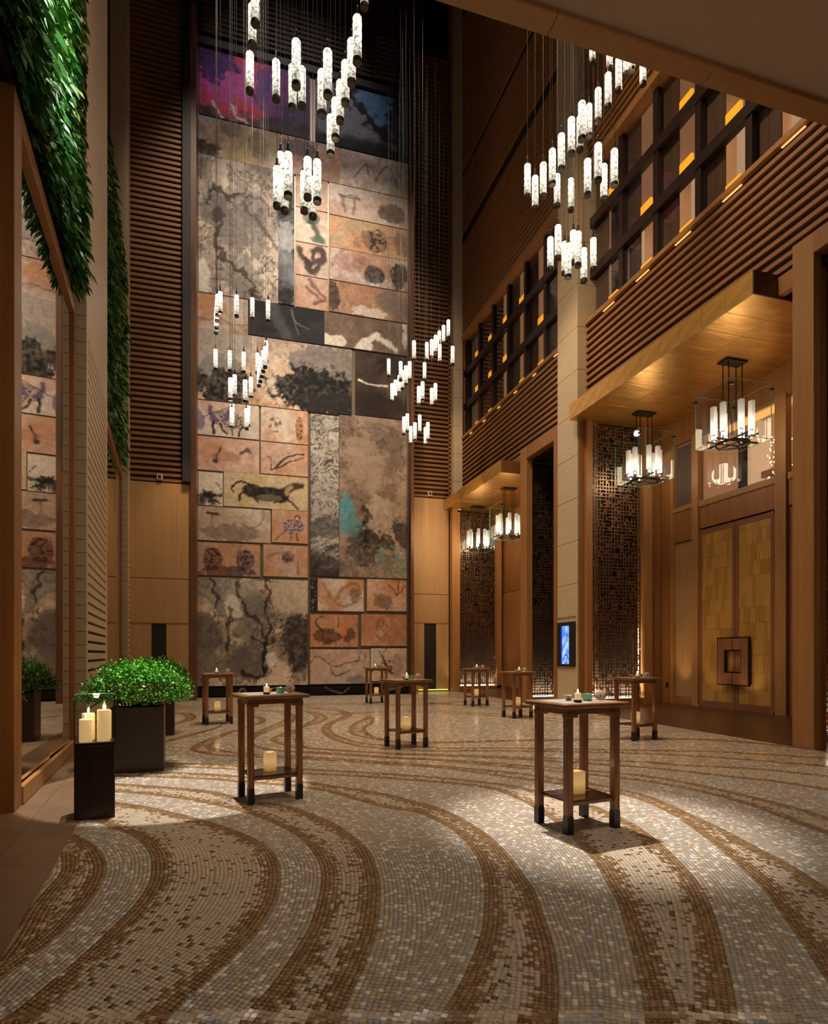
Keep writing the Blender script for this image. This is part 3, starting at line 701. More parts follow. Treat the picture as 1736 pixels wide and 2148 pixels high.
o = bpy.data.objects.new('small_tiles', me); C.objects.link(o); o.parent = fl; o.matrix_parent_inverse = Matrix.Translation(-fl.location); o['kind'] = 'stuff'
print('tiles', NT)

# ------------------------------------------------------------------ mural of painted panels
CR, OR, PK, BN, GY, DK, OC = (.52,.45,.385), (.50,.27,.15), (.50,.35,.28), (.17,.105,.075), (.27,.25,.25), (.02,.018,.02), (.50,.37,.19)
PU, BLU, TE, WH, LB = (.30,.10,.26), (.03,.05,.12), (.08,.30,.36), (.72,.68,.60), (.08,.22,.36)
def mpanel(spec, parent, seed):
    x0, x1, yt, yb, c0, c1, ink, ic, feats = spec[:9]
    xc = (x0+x1)/2; a, b = onY(x0, yt, YM).x, onY(x1, yt, YM).x; zt, zb = onY(xc, yt, YM).z, onY(xc, yb, YM).z
    nx, nz = max(4, int((b-a)/.034)), max(4, int((zt-zb)/.034))
    U, Vv = np.meshgrid(np.linspace(0, 1, nx+1), np.linspace(0, 1, nz+1)); w, h = b-a, zt-zb
    x, z = U*w, Vv*h
    wx = x+.9*(fbm(x*.9+seed, z*.9, seed)-.5); wz = z+.9*(fbm(x*.9+9+seed, z*.9, seed+5)-.5)
    m = sstep(.36, .66, fbm(wx*1.1+seed*3.1, wz*1.1, seed+1))[..., None]
    c = np.array(c0)*(1-m)+np.array(c1)*m
    c = c*(.82+.42*fbm(x*5, z*5, seed+2)[..., None])
    if ink:
        f1 = fbm(wx*1.5+4, wz*1.5+7, seed+3, 6); f2 = fbm(wx*2.6+14, wz*2.6+7, seed+4, 6)
        cloud = sstep(.56-.16*ink, .82-.16*ink, f1); vein = np.clip(1-np.abs(f2-.5)*26, 0, 1)*sstep(.35, .6, f1)
        edge = np.clip(1-np.abs(f1-(.58-.12*ink))*34, 0, 1)
        k = np.clip(cloud*.62*min(1, ink*1.3)+vein*.9*ink+edge*.8*ink, 0, .95)[..., None]; c = c*(1-k)+np.array(ic)*k
    for f in feats:
        if f[0] == 'b':
            _, u0, v0, ru, rv, cl, al, ro = f
            n = fbm(x*3.2+seed, z*3.2+3, seed+9, 5)-.5; n2 = fbm(x*9, z*9, seed+11, 4)
            n3 = fbm(x*10+2, z*10, seed+12, 4)-.5; d = np.sqrt(((U-u0)/ru)**2+((Vv-v0)/rv)**2)+n*ro*2.4+n3*ro*1.5
            k = (sstep(1.1, .86, d)*al*(.62+.72*n2)).clip(0, 1)[..., None]; c = c*(1-k)+np.array(cl)*k
        elif f[0] == 's':
            _, pts, wd, cl, al = f; q = crom(pts, 8)*np.array([w, h]); D = np.full(x.shape, 9.)
            sw = .05+min(.5, wd*2.2)*(1 if min(w, h) > 2.0 else .25); wx2 = x+sw*(fbm(x*4, z*4, seed+21, 6)-.5)*2; wz2 = z+sw*(fbm(x*4+5, z*4, seed+22, 6)-.5)*2; wv = .45+1.1*fbm(x*3, z*3, seed+23)
            for i in range(len(q)-1):
                ax, az = q[i]; bx_, bz_ = q[i+1]; L = (bx_-ax)**2+(bz_-az)**2+1e-9
                t = np.clip(((wx2-ax)*(bx_-ax)+(wz2-az)*(bz_-az))/L, 0, 1); D = np.minimum(D, np.hypot(wx2-ax-t*(bx_-ax), wz2-az-t*(bz_-az)))
            k = (sstep(wd*1.3, wd*.5, D/wv)*al)[..., None]; c = c*(1-k)+np.array(cl)*k
        elif f[0] == 'g':      # cells / spots within a blob
            _, u0, v0, ru, rv, fr, cl, al = f
            n = vnoise(x*fr, z*fr*1.2, seed+31); d = np.sqrt(((U-u0)/ru)**2+((Vv-v0)/rv)**2)
            k = (sstep(1.02, .9, d)*sstep(.55, .68, n)*al)[..., None]; c = c*(1-k)+np.array(cl)*k
        elif f[0] == 'v':      # vertical blend
            _, cl, v0, v1, al = f; k = (sstep(v0, v1, Vv+.2*(fbm(x*1.5, z*1.5, seed+41)-.5))*al)[..., None]; c = c*(1-k)+np.array(cl)*k
        elif f[0] == 'm':      # marbling
            f3 = fbm(wx*1.1+1.5*fbm(wx*1.3, wz*1.6, seed+51), wz*1.9+.8*fbm(wx*3, wz*3, seed+52), seed+50, 4); k = (np.clip(1-np.abs((f3*9) % 1-.5)*f[1], 0, 1)*f[2])[..., None]; c = c*(1-k)+np.array(f[3])*k
    lum = c.mean(-1, keepdims=True); c = lum+(c-lum)*.8; c = np.clip(1.12*np.clip(c, 0, 1)**1.24, .003, .9)
    vs = np.stack([a+x+.012*0, np.full(x.shape, YM-.035), zb+z], -1).reshape(-1, 3)
    ii = np.arange((nx+1)*(nz+1)).reshape(nz+1, nx+1); q = np.stack([ii[:-1, :-1], ii[:-1, 1:], ii[1:, 1:], ii[1:, :-1]], -1).reshape(-1, 4)
    n0 = len(vs); r = .0
    ex = [(a,YM+.08,zb),(b,YM+.08,zb),(b,YM+.08,zt),(a,YM+.08,zt)]
    vv = np.vstack([vs, ex]); cs = [0, nx, (nz+1)*(nx+1)-1, nz*(nx+1)]
    q = np.vstack([q]+[[[n0+(i+1) % 4, n0+i, cs[i], cs[(i+1) % 4]][::-1]] for i in range(4)])
    me = bpy.data.meshes.new('painted_panel'); me.from_pydata(vv.tolist(), [], q.tolist())
    at = me.attributes.new('tint', 'FLOAT_COLOR', 'POINT'); al = np.ones((len(vv), 4)); al[:n0, :3] = c.reshape(-1, 3); al[n0:, :3] = .1
    at.data.foreach_set('color', al.ravel()); me.materials.append(PAINT)
    o = bpy.data.objects.new('painted_panel', me); C.objects.link(o); o.parent = parent
    if len(spec) > 9: o['label'] = spec[9]
    return o
D2 = (.05, .035, .03)
def ln(*p): return list(p)
PANELS = [
 (418,650,128,267,(.13,.09,.075),(.07,.055,.055),0,DK,[('b',.28,.72,.62,.62,(.62,.06,.13),.97,.25),('b',.25,.62,.5,.3,(.50,.10,.42),.7,.5),('b',.08,.95,.25,.4,(.04,.03,.16),.8,.5),('b',.75,.7,.25,.5,(.05,.07,.2),.7,.5),('s',ln((.1,.22),(.16,.08),(.2,.0)),.05,WH,.8),('s',ln((.28,.2),(.34,.1),(.42,.02)),.07,WH,.8)],'magenta and violet sky over a dark base'),
 (661,856,190,320,(.10,.10,.115),(.22,.22,.235),.5,DK,[('b',.75,.8,.35,.35,LB,.9,.4),('b',.2,.55,.35,.4,(.2,.2,.21),.9,.4),('s',ln((.3,.98),(.45,.75),(.62,.5),(.78,.3)),.22,DK,.92),('b',.9,.6,.16,.6,DK,.85,.5),('v',DK,.28,.1,.85),('m',5,.0,WH)],'dark ink tree against a blue patch'),
 (416,588,262,341,OC,CR,.35,BN,[('b',.1,.2,.12,.2,D2,.8,.5),('b',.72,.5,.13,.4,(.2,.13,.08),.6,.3),('b',.38,.85,.12,.25,BN,.6,.6)]),
 (590,713,297,374,PK,OR,.2,D2,[('b',.3,.75,.28,.24,(.2,.17,.15),.85,.3),('b',.8,.25,.2,.3,(.3,.2,.15),.6,.6)]),
 (715,855,329,403,CR,(.42,.32,.24),.3,D2,[('s',ln((.2,.3),(.35,.7),(.4,.4)),.04,BN,.6),('s',ln((.5,.3),(.7,.8),(.85,.2)),.04,BN,.6)]),
 (416,583,341,625,(.58,.50,.42),(.50,.40,.33),1.0,(.12,.10,.10),[('b',.22,.62,.2,.12,(.16,.14,.14),.75,.5),('b',.55,.5,.32,.2,(.22,.20,.195),.7,.55),('b',.5,.22,.24,.2,(.25,.225,.215),.65,.6),('s',ln((.08,.68),(.2,.75),(.4,.73),(.5,.76)),.09,D2,.8),('s',ln((.25,.62),(.25,.45),(.3,.3),(.6,.14),(.72,.02)),.12,D2,.75),('s',ln((.55,.7),(.75,.6),(.9,.45),(1,.42)),.09,(.1,.08,.08),.7),('b',.04,.13,.14,.12,WH,.7,.4)],'large ink beast shape on pale cream'),
 (583,617,363,639,(.25,.26,.29),(.12,.13,.15),.6,DK,[('b',.4,.72,.5,.08,DK,.9,.5),('b',.5,.05,.6,.06,DK,.9,.5),('b',.5,.5,.5,.12,(.45,.45,.47),.6,.5)]),
 (690,854,402,466,CR,PK,.2,D2,[('b',.8,.4,.17,.32,(.13,.09,.08),.8,.25),('s',ln((.12,.68),(.3,.72),(.38,.64),(.12,.66)),.03,D2,.7),('s',ln((.17,.62),(.2,.2)),.06,BN,.6),('s',ln((.32,.62),(.3,.15)),.06,BN,.6)]),
 (690,854,468,533,(.46,.33,.20),OR,.3,BN,[('b',.55,.4,.2,.35,(.14,.10,.07),.6,.5),('g',.6,.45,.13,.4,9,DK,.8),('b',.92,.4,.1,.4,BN,.5,.4)]),
 (690,854,534,600,(.44,.28,.20),(.52,.44,.42),.4,(.2,.1,.07),[('b',.56,.35,.15,.3,(.04,.035,.035),.85,.25),('b',.88,.45,.11,.38,(.03,.03,.03),.8,.35),('b',.25,.6,.2,.3,(.3,.12,.08),.5,.5)]),
 (690,854,602,666,(.45,.25,.15),(.30,.22,.19),.5,(.15,.09,.07),[('b',.05,.5,.08,.5,D2,.8,.3),('b',.5,.15,.2,.2,WH,.6,.6),('b',.8,.6,.2,.35,(.2,.17,.16),.6,.5)]),
 (620,687,376,440,OR,PK,.3,BN,[]),
 (620,687,442,512,CR,PK,.1,GY,[('b',.5,.75,.26,.2,(.06,.14,.10),.85,.25),('s',ln((.5,.7),(.6,.4),(.75,.15)),.12,(.07,.06,.05),.85),('b',.68,.15,.25,.12,(.07,.17,.12),.8,.3)]),
 (620,687,514,581,PK,CR,.1,GY,[('s',ln((.12,.72),(.25,.5),(.5,.45),(.55,.75),(.8,.85),(.9,.6),(.65,.5)),.13,(.06,.035,.03),.92),('s',ln((.35,.5),(.4,.2),(.62,.15),(.7,.35)),.11,(.06,.035,.03),.92)],'dark coral-like ink form'),
 (620,687,583,649,OR,PK,.2,BN,[('s',ln((.4,.9),(.7,.6),(.9,.35),(.6,.2)),.08,(.16,.07,.04),.7),('s',ln((.35,.7),(.6,.45),(.85,.3)),.05,(.16,.07,.04),.7)]),
 (415,520,622,696,OR,CR,.2,BN,[('s',ln((.0,.3),(.2,.25),(.4,.35),(.7,.22),(1,.25)),.04,BN,.5)]),
 (520,680,642,713,(.03,.03,.035),(.05,.05,.055),0,DK,[('s',ln((.3,.95),(.35,.6),(.45,.3),(.5,0)),.2,(.13,.12,.125),.7),('s',ln((.55,.9),(.6,.6),(.65,.2)),.03,(.2,.19,.2),.8),('s',ln((.6,.55),(.8,.4)),.02,(.2,.19,.2),.8)],'black panel with grey wisps'),
 (680,853,668,735,(.19,.135,.10),(.28,.20,.15),.2,D2,[('b',.1,.12,.14,.22,WH,.95,.3),('s',ln((.4,.05),(.5,.25),(.58,.5),(.66,.45),(.85,.15)),.12,WH,.95),('b',.48,.12,.1,.28,WH,.95,.4),('b',.97,.55,.04,.5,WH,.8,.6)],'brown panel with torn white shapes'),
 (415,737,712,855,(.6,.5,.42),(.56,.40,.28),.6,(.35,.18,.10),[('b',.16,.28,.17,.4,(.02,.02,.022),.93,.4),('b',.12,.8,.2,.4,(.38,.36,.35),.7,.5),('b',.85,.68,.27,.34,(.22,.21,.215),.85,.4),('b',.78,.32,.32,.34,(.015,.016,.018),.96,.35),('b',.86,.12,.2,.2,(.03,.03,.032),.9,.5)],'black ink cloud on a pale orange ground'),
 (745,853,744,876,(.075,.05,.04),(.14,.10,.08),.2,DK,[('s',ln((.05,.55),(.3,.5),(.6,.5)),.045,WH,.95),('v',(.03,.02,.018),.45,.3,.7)]),
 (414,543,846,917,PK,CR,.12,(.3,.24,.3),[('b',.02,.4,.1,.3,(.17,.13,.25),.8,.2),('b',.47,.55,.2,.22,(.38,.3,.26),.9,.15),('g',.5,.5,.27,.28,22,(.06,.04,.04),.9),('b',.68,.45,.14,.2,(.36,.28,.25),.8,.15),('g',.68,.45,.14,.2,22,(.06,.04,.04),.9),('b',.33,.88,.055,.12,(.5,.42,.34),.95,.05),('s',ln((.21,.85),(.19,.65),(.3,.45)),.10,(.13,.09,.2),.95),('s',ln((.5,.75),(.46,.55),(.4,.45)),.07,(.13,.09,.2),.9),('s',ln((.27,.4),(.25,.25),(.26,.05)),.045,DK,.95),('s',ln((.36,.35),(.4,.2),(.48,.1)),.04,DK,.95),('s',ln((.55,.3),(.56,.05)),.03,DK,.95),('s',ln((.74,.35),(.68,.2),(.66,.05)),.045,DK,.95),('s',ln((.08,.5),(.3,.7),(.52,.88)),.018,DK,.8)],'spotted figure with violet wings'),
 (547,645,859,929,OR,CR,.12,BN,[('g',.3,.5,.15,.25,12,(.2,.08,.04),.8),('b',.82,.45,.08,.38,(.36,.16,.06),.8,.15),('g',.82,.45,.08,.38,20,(.1,.05,.03),.9)],'leopard-spotted creature on orange'),
 (413,543,920,990,OR,PK,.15,(.3,.12,.09),[('s',ln((.38,.7),(.33,.5),(.3,.3),(.27,.33)),.05,D2,.9),('s',ln((.7,.6),(.8,.72),(.87,.66)),.06,D2,.8),('b',.5,.45,.25,.15,(.3,.14,.09),.5,.3)]),
 (547,645,931,997,PK,OR,.12,BN,[('s',ln((.9,.72),(.6,.6),(.4,.35),(.22,.15),(.2,.3)),.035,DK,.9),('s',ln((.9,.6),(.6,.4),(.3,.18)),.025,DK,.8),('s',ln((.1,.55),(.2,.5),(.22,.3)),.02,D2,.6)],'looping black ribbon stroke'),
 (416,467,991,1061,CR,(.58,.50,.42),0,DK,[('s',ln((.1,.05),(.4,.35),(.6,.1)),.12,(.05,.045,.045),.8),('s',ln((.05,.3),(.5,.3),(.95,.35)),.06,DK,.8),('s',ln((.2,.45),(.6,.2),(.9,.1)),.05,DK,.8),('s',ln((.7,.7),(.95,.5)),.02,DK,.7),('g',.5,.2,.5,.25,16,DK,.8)]),
 (469,645,996,1067,OC,(.50,.40,.27),.15,BN,[('b',.33,.5,.12,.2,(.03,.025,.022),.95,.08),('b',.53,.42,.23,.22,(.03,.025,.022),.95,.08),('b',.68,.4,.09,.22,(.03,.025,.022),.95,.1),('s',ln((.66,.42),(.76,.6),(.86,.72),(.92,.76)),.12,(.05,.038,.03),.95),('s',ln((.74,.45),(.76,.6),(.8,.66)),.07,(.42,.3,.18),.9),('s',ln((.32,.66),(.2,.72),(.12,.62),(.1,.5),(.12,.44)),.045,(.03,.025,.022),.95),('s',ln((.27,.5),(.2,.38),(.19,.2)),.05,(.03,.025,.022),.95),('s',ln((.32,.4),(.36,.25),(.4,.16)),.05,(.05,.04,.03),.9),('s',ln((.7,.3),(.6,.15)),.045,(.03,.025,.022),.95),('s',ln((.74,.3),(.82,.18),(.88,.06)),.05,(.03,.025,.022),.95),('b',.53,.32,.15,.1,(.25,.2,.14),.6,.2)],'black running beast on an ochre ground'),
 (412,567,1066,1136,(.46,.33,.26),CR,.25,(.2,.13,.10),[('b',.45,.25,.4,.25,(.18,.12,.09),.6,.4),('s',ln((.6,.55),(.72,.45),(.85,.55),(.92,.85)),.02,BN,.8),('s',ln((.14,.8),(.28,.8)),.05,D2,.9),('s',ln((.2,.8),(.2,.5),(.24,.3)),.02,BN,.7)]),
 (570,645,1071,1139,OR,PK,.1,BN,[('b',.6,.5,.3,.26,(.36,.27,.3),.9,.1),('g',.6,.5,.3,.26,24,(.07,.04,.05),.9),('b',.7,.78,.09,.1,(.1,.07,.06),.9,.05),('b',.7,.76,.05,.06,(.55,.4,.3),.95,.05),('s',ln((.4,.4),(.1,.1)),.03,(.2,.12,.1),.7),('s',ln((.55,.25),(.54,.08)),.025,D2,.8),('s',ln((.68,.25),(.7,.08)),.025,D2,.8)],'dappled round bird standing on orange'),
 (412,545,1140,1208,OR,(.42,.28,.25),.3,(.10,.05,.05),[('b',.25,.5,.15,.36,(.22,.11,.07),.9,.15),('g',.25,.5,.15,.36,20,(.05,.02,.02),.9),('b',.76,.5,.15,.34,(.2,.13,.14),.9,.15),('g',.76,.5,.15,.34,20,(.04,.02,.03),.9),('b',.5,.12,.4,.2,(.06,.03,.03),.7,.4)],'two dark dappled birds'),
 (552,645,1144,1210,OR,PK,.15,BN,[('b',.55,.6,.14,.18,(.2,.13,.13),.8,.2),('g',.55,.6,.16,.2,20,D2,.8),('s',ln((.1,.6),(.35,.75),(.6,.8)),.04,(.25,.14,.08),.6),('s',ln((.8,.5),(.78,.1)),.02,D2,.6)]),
 (412,645,1214,1438,(.62,.50,.38),(.50,.39,.30),1.15,(.10,.085,.08),[('b',.5,.6,.2,.25,(.20,.18,.17),.7,.45),('b',.45,.25,.25,.2,(.17,.15,.145),.75,.5),('b',.92,.45,.16,.3,(.06,.05,.05),.88,.3),('b',.08,.48,.13,.2,(.16,.13,.12),.8,.35),('b',.1,.2,.2,.12,(.24,.2,.18),.7,.5),('b',.3,.85,.3,.16,(.27,.25,.235),.6,.5),('b',.9,.85,.25,.2,(.52,.43,.33),.9,.3),('b',.32,.72,.08,.1,WH,.7,.4),('s',ln((.62,1),(.63,.85),(.6,.7),(.66,.55),(.6,.35),(.58,.1)),.05,DK,.85),('s',ln((.35,.95),(.42,.7),(.56,.6),(.6,.45)),.06,DK,.75),('s',ln((.12,.98),(.16,.86),(.16,.72)),.06,DK,.75),('s',ln((.3,.72),(.28,.5),(.26,.35)),.05,DK,.7),('s',ln((.5,.45),(.6,.38),(.7,.42)),.06,DK,.7),('s',ln((.62,.95),(.64,.75)),.05,(.25,.10,.04),.8),('s',ln((.38,.12),(.55,.08),(.6,.18)),.08,DK,.8),('b',.66,.25,.05,.07,WH,.8,.4)],'large ink-wash mountains and torrents'),
 (651,710,871,1209,(.44,.40,.36),(.36,.33,.30),.1,DK,[('m',3.2,.92,(.04,.035,.035)),('v',(.05,.04,.045),.18,.04,.95),('b',.5,.3,.8,.08,(.10,.09,.09),.7,.6)],'narrow marbled black and white strip'),
 (711,853,876,1212,(.34,.25,.185),(.27,.195,.145),.7,(.13,.09,.07),[('b',.35,.72,.3,.15,(.40,.29,.21),.5,.5),('b',.62,.28,.4,.12,(.04,.03,.028),.8,.6),('b',.35,.2,.25,.12,(.07,.05,.045),.75,.6),('b',.08,.38,.14,.12,TE,.85,.4),('b',.2,.32,.12,.08,(.06,.22,.25),.7,.5),('b',.6,.38,.2,.12,(.44,.34,.27),.7,.6),('s',ln((.5,.33),(.6,.36),(.75,.3),(.9,.15)),.05,(.4,.31,.24),.7),('s',ln((.35,.45),(.4,.35),(.38,.2)),.1,DK,.7),('g',.5,.08,.6,.14,14,(.16,.17,.14),.8),('g',.8,.12,.3,.1,14,(.10,.26,.26),.7)],'tall smoky brown panel with teal patches'),
 (651,664,1214,1282,(.03,.025,.022),(.05,.04,.035),0,DK,[('g',.5,.5,1,1,12,(.3,.27,.24),.5)]),
 (666,762,1215,1282,OR,CR,.2,(.3,.14,.07),[('s',ln((.4,.35),(.55,.75),(.85,.85),(.95,.6)),.06,(.3,.13,.05),.7),('s',ln((.15,.8),(.3,.4),(.5,.15),(.8,.3)),.05,(.3,.15,.07),.6),('b',.8,.5,.12,.2,D2,.5,.5)]),
 (769,852,1216,1282,OR,PK,.35,(.15,.07,.05),[('s',ln((.75,.5),(.55,.85)),.03,D2,.7),('s',ln((.75,.5),(.8,.95)),.03,D2,.7),('s',ln((.75,.5),(.95,.8)),.03,D2,.7),('b',.4,.3,.25,.25,D2,.5,.5)]),
 (650,750,1289,1357,OR,(.5,.22,.11),.25,(.12,.06,.04),[('b',.35,.3,.3,.22,(.10,.05,.04),.75,.5),('b',.8,.4,.15,.25,(.06,.04,.04),.7,.5),('b',.7,.55,.08,.25,(.6,.22,.06),.85,.3),('s',ln((.25,.95),(.1,.75),(.25,.5)),.03,D2,.8),('s',ln((.6,.6),(.6,.9)),.02,D2,.7)]),
 (757,852,1289,1355,(.42,.20,.10),OR,.2,(.18,.08,.05),[('s',ln((.6,.8),(.5,.5),(.3,.2)),.1,(.5,.34,.24),.6),('g',.45,.5,.15,.4,18,(.2,.1,.06),.7)]),
 (650,775,1362,1434,PK,(.46,.36,.31),.15,BN,[('s',ln((.02,.6),(.1,.8),(.3,.6),(.45,.5),(.6,.6),(.82,.65)),.02,D2,.8),('s',ln((.35,.5),(.4,.25),(.55,.3),(.7,.4)),.02,D2,.7),('b',.86,.75,.05,.14,(.5,.38,.28),.9,.05),('s',ln((.81,.75),(.83,.9),(.9,.9),(.91,.72),(.84,.66),(.81,.75)),.015,D2,.8),('b',.8,.1,.2,.15,(.2,.15,.18),.6,.5)]),
 (777,852,1360,1428,PK,CR,.1,BN,[('s',ln((.3,.75),(.4,.5),(.6,.2)),.06,D2,.7),('g',.45,.45,.28,.22,22,DK,.9),('s',ln((.3,.8),(.45,.98)),.02,D2,.8),('s',ln((.3,.8),(.2,.95)),.02,D2,.8),('b',.75,.45,.14,.4,(.35,.24,.18),.6,.2)]),
 (412,645,1442,1458,(.012,.01,.01),(.02,.018,.018),0,DK,[('s',ln((.35,.1),(.4,.9),(.45,.2)),.03,GY,.8),('s',ln((.6,.2),(.7,.9)),.03,GY,.8)]),
 (650,853,1438,1455,(.012,.01,.01),(.02,.018,.018),0,DK,[('s',ln((.15,.8),(.3,.2),(.4,.8)),.02,GY,.8),('s',ln((.75,.3),(.9,.6)),.05,GY,.6)]),
]
mural = empty('mural', ((MX0+MX1)/2, YM, 0))
tag(mural, 'tower-high mural of ink-wash painted panels filling the far wall', 'mural')
mural.matrix_world  # base point
bpy.context.view_layer.update()
_mi = Matrix.Translation(-mural.location)
for i, s in enumerate(PANELS):
    o = mpanel(s, mural, i+1); o.matrix_parent_inverse = _mi
_n0 = len(mural.children)
box('jamb', (X1L+.01, YL-.02, 0), (onY(412, 1400, 21.2).x, YM+.08, MZ1+.25), JAMB, mural)
box('jamb', (MX1+.01, YM-.28, 0), (onY(868, 1400, YM-.28).x, YM+.08, MZ1+.25), JAMB, mural)
box('head_frame', (MX0, YM-.16, MZ1), (MX1, YM+.08, MZ1+.25), BLACKM, mural)
box('plinth', (MX0, YM-.12, 0), (MX1, YM+.08, onY(635, 1459, YM).z), JAMB, mural)
for _o in list(mural.children)[_n0:]: pass
for _o in mural.children:
    if _o.name.split('.')[0] in ('jamb', 'head_frame', 'plinth'): _o.matrix_parent_inverse = _mi
o = MB().box((MX0, YM+.02, .4), (MX1, YM+.06, MZ1)).build('backing', TRIMG, mural); o.matrix_parent_inverse = _mi

# ------------------------------------------------------------------ left side: mirrors, green walls, planters, lantern
def Lthing(name, label, cat, s, q=0, group=None):
    v = SO+Vector((.9966, .0825, 0))*q+Vector((-.0825, .9966, 0))*s
    return tag(empty(name, v, SV), label, cat, group)
def big_mirror(s0, s1, label, ztop=6.85):
    L = s1-s0; t = Lthing('framed_mirror', label, 'mirror', s0, 0, 'tall framed mirrors on the side wall')
    box('frame_post', (-.6, 0, 0), (0, .3, ztop), HONEYD, t, .006)
    box('frame_post', (-.3, L-.18, 0), (0, L, ztop), HONEYD, t, .006)
    box('frame_rail', (-.34, .3, ztop-.2), (0, L-.18, ztop), HONEYD, t, .006)
    box('ledge', (-.04, .3, .014), (.015, L-.18, .2), HONEY, t, .01)
    n = max(2, int(round(L/1.6))); a0 = .3
    for k in range(n):
        a, b = a0+(L-.48)*k/n, a0+(L-.48)*(k+1)/n
        o = box('mirror_pane', (-.06, a+.004, .2), (-.05, b-.004, ztop-.2), MIRROR, t); o.rotation_euler = (0, 0, -.011+(.002, -.002, .003)[k % 3])
    box('mirror_backing', (-.30, .3, .2), (-.12, L-.18, ztop-.2), BLACKM, t)
    return t
big_mirror(-.02, 3.93, 'tall wood-framed mirror nearest the camera reflecting the mural')
big_mirror(7.45, 13.3, 'far wood-framed mirror between the two slotted stone piers')
def green_wall(name, label, s0, s1, z0, z1, n, seed, big):
    r = np.random.default_rng(seed); t = Lthing(name, label, 'green wall', s0, 0, 'green walls above the mirrors')
    box('planting_board', (-.5, 0, z0), (-.05, s1-s0, z1), BLACKM, t)
    V, Fc, CC = [], [], []
    y = r.uniform(0, s1-s0, n); z = r.uniform(z0, z1, n)
    patch = fbm(y*1.1, z*1.1, seed, 3)
    for i in range(n):
        k = patch[i]; Lf = r.uniform(.07, .19)*(1.5 if k > .55 else 1)*big; wd = Lf*(.11 if k > .5 else .2)
        ang = r.uniform(-1.5, 1.5)+(-.4 if k > .5 else .3); out = r.uniform(.3, 1.0)
        dy, dz = math.sin(ang), -math.cos(ang)*r.uniform(.3, 1)
        d = np.array([out, dy, dz]); d /= np.linalg.norm(d); side = np.cross(d, r.normal(0, 1, 3)); side /= np.linalg.norm(side)+1e-6
        p = np.array([r.uniform(-.03, .10), y[i], z[i]]); a = p; b = p+d*Lf*.4; c = p+d*Lf*.75+np.array([0, 0, -Lf*.12]); e = p+d*Lf*.95+np.array([0, 0, -Lf*.32])
        m = len(V); V += [a, b+side*wd, b-side*wd, c+side*wd*.8, c-side*wd*.8, e]
        Fc += [(m, m+1, m+2), (m+1, m+3, m+4, m+2), (m+3, m+5, m+4)]
        g = r.uniform(.5, 1.25); cl = (.11*g, .22*g, .03*g) if k < .56 else (.045*g, .19*g, .035*g)
        if r.random() < .07: cl = (.34*g, .42*g, .16*g)  # pale tint on a few leaves paints in highlights
        CC += [(*cl, 1)]*3
    me = bpy.data.meshes.new('foliage'); me.from_pydata([tuple(v) for v in V], [], Fc)
    at = me.attributes.new('tint', 'FLOAT_COLOR', 'FACE'); at.data.foreach_set('color', np.array(CC).ravel()); me.materials.append(LEAF)
    o = bpy.data.objects.new('foliage', me); C.objects.link(o); o.parent = t; o['kind'] = 'stuff'
green_wall('green_wall', 'brightly lit dense green wall above the nearest mirror', -3.0, 3.75, 7.0, 13.2, 32000, 3, 1.0)
green_wall('green_wall', 'dim green wall above the far mirror between the stone piers', 7.5, 13.1, 6.87, 12.6, 5000, 8, 1.1)

def fern_planter(loc, label_box, label, br, seed, boxw=.62, boxh=.83, fr=.68):
    t = tag(empty('planter_pedestal', loc, .06), label_box, 'pedestal', 'planter pedestals')
    box('pedestal_box', (-boxw/2, -boxw/2, 0), (boxw/2, boxw/2, boxh), BOX, t, .006)
    p = tag(empty('fern_bowl', (loc[0], loc[1], boxh), 0), label, 'plant', 'ferns in copper bowls')
    b = MB(); prof = [(.12, 0), (.2, .0), (.36, .07), (.48, .17), (.53, .25), (.55, .27), (.52, .265), (.45, .19), (.2, .1), (.02, .09)]
    b.lathe(prof, 32).build('bowl', COPPER, p, smooth=True)
    r = np.random.default_rng(seed); V, Fc, CC = [], [], []
    for i in range(1500):
        th = r.uniform(0, 2*math.pi); el = math.acos(r.uniform(0.0, 1)); rad = fr*r.uniform(.86, 1.06)
        e = np.array([math.cos(th)*math.sin(el)*rad, math.sin(th)*math.sin(el)*rad, .2+math.cos(el)*.40*rad/fr-.13*math.sin(el)**4+r.uniform(-.03, .03)])
        s0 = np.array([e[0]*.55, e[1]*.55, .2+ (e[2]-.2)*.45])
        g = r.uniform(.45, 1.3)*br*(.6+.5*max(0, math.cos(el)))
        for k in range(12):
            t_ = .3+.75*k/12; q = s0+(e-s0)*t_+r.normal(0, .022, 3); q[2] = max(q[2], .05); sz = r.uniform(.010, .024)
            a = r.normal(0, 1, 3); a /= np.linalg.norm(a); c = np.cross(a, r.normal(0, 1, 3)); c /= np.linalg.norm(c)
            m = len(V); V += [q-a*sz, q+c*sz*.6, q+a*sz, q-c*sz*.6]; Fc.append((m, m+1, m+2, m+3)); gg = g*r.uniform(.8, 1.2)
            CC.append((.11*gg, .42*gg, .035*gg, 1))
    me = bpy.data.meshes.new('fronds'); me.from_pydata([tuple(v) for v in V], [], Fc)
    at = me.attributes.new('tint', 'FLOAT_COLOR', 'FACE'); at.data.foreach_set('color', np.array(CC).ravel()); me.materials.append(LEAF)
    o = bpy.data.objects.new('fronds', me); C.objects.link(o); o.parent = p; o['kind'] = 'stuff'
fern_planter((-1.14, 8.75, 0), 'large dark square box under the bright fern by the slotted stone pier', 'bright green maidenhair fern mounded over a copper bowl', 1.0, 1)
fern_planter((-1.30, 12.4, 0), 'farther dark square box partly hidden behind the front planter', 'darker fern mound rising behind the bright one', .6, 2, .6, .83, .62)
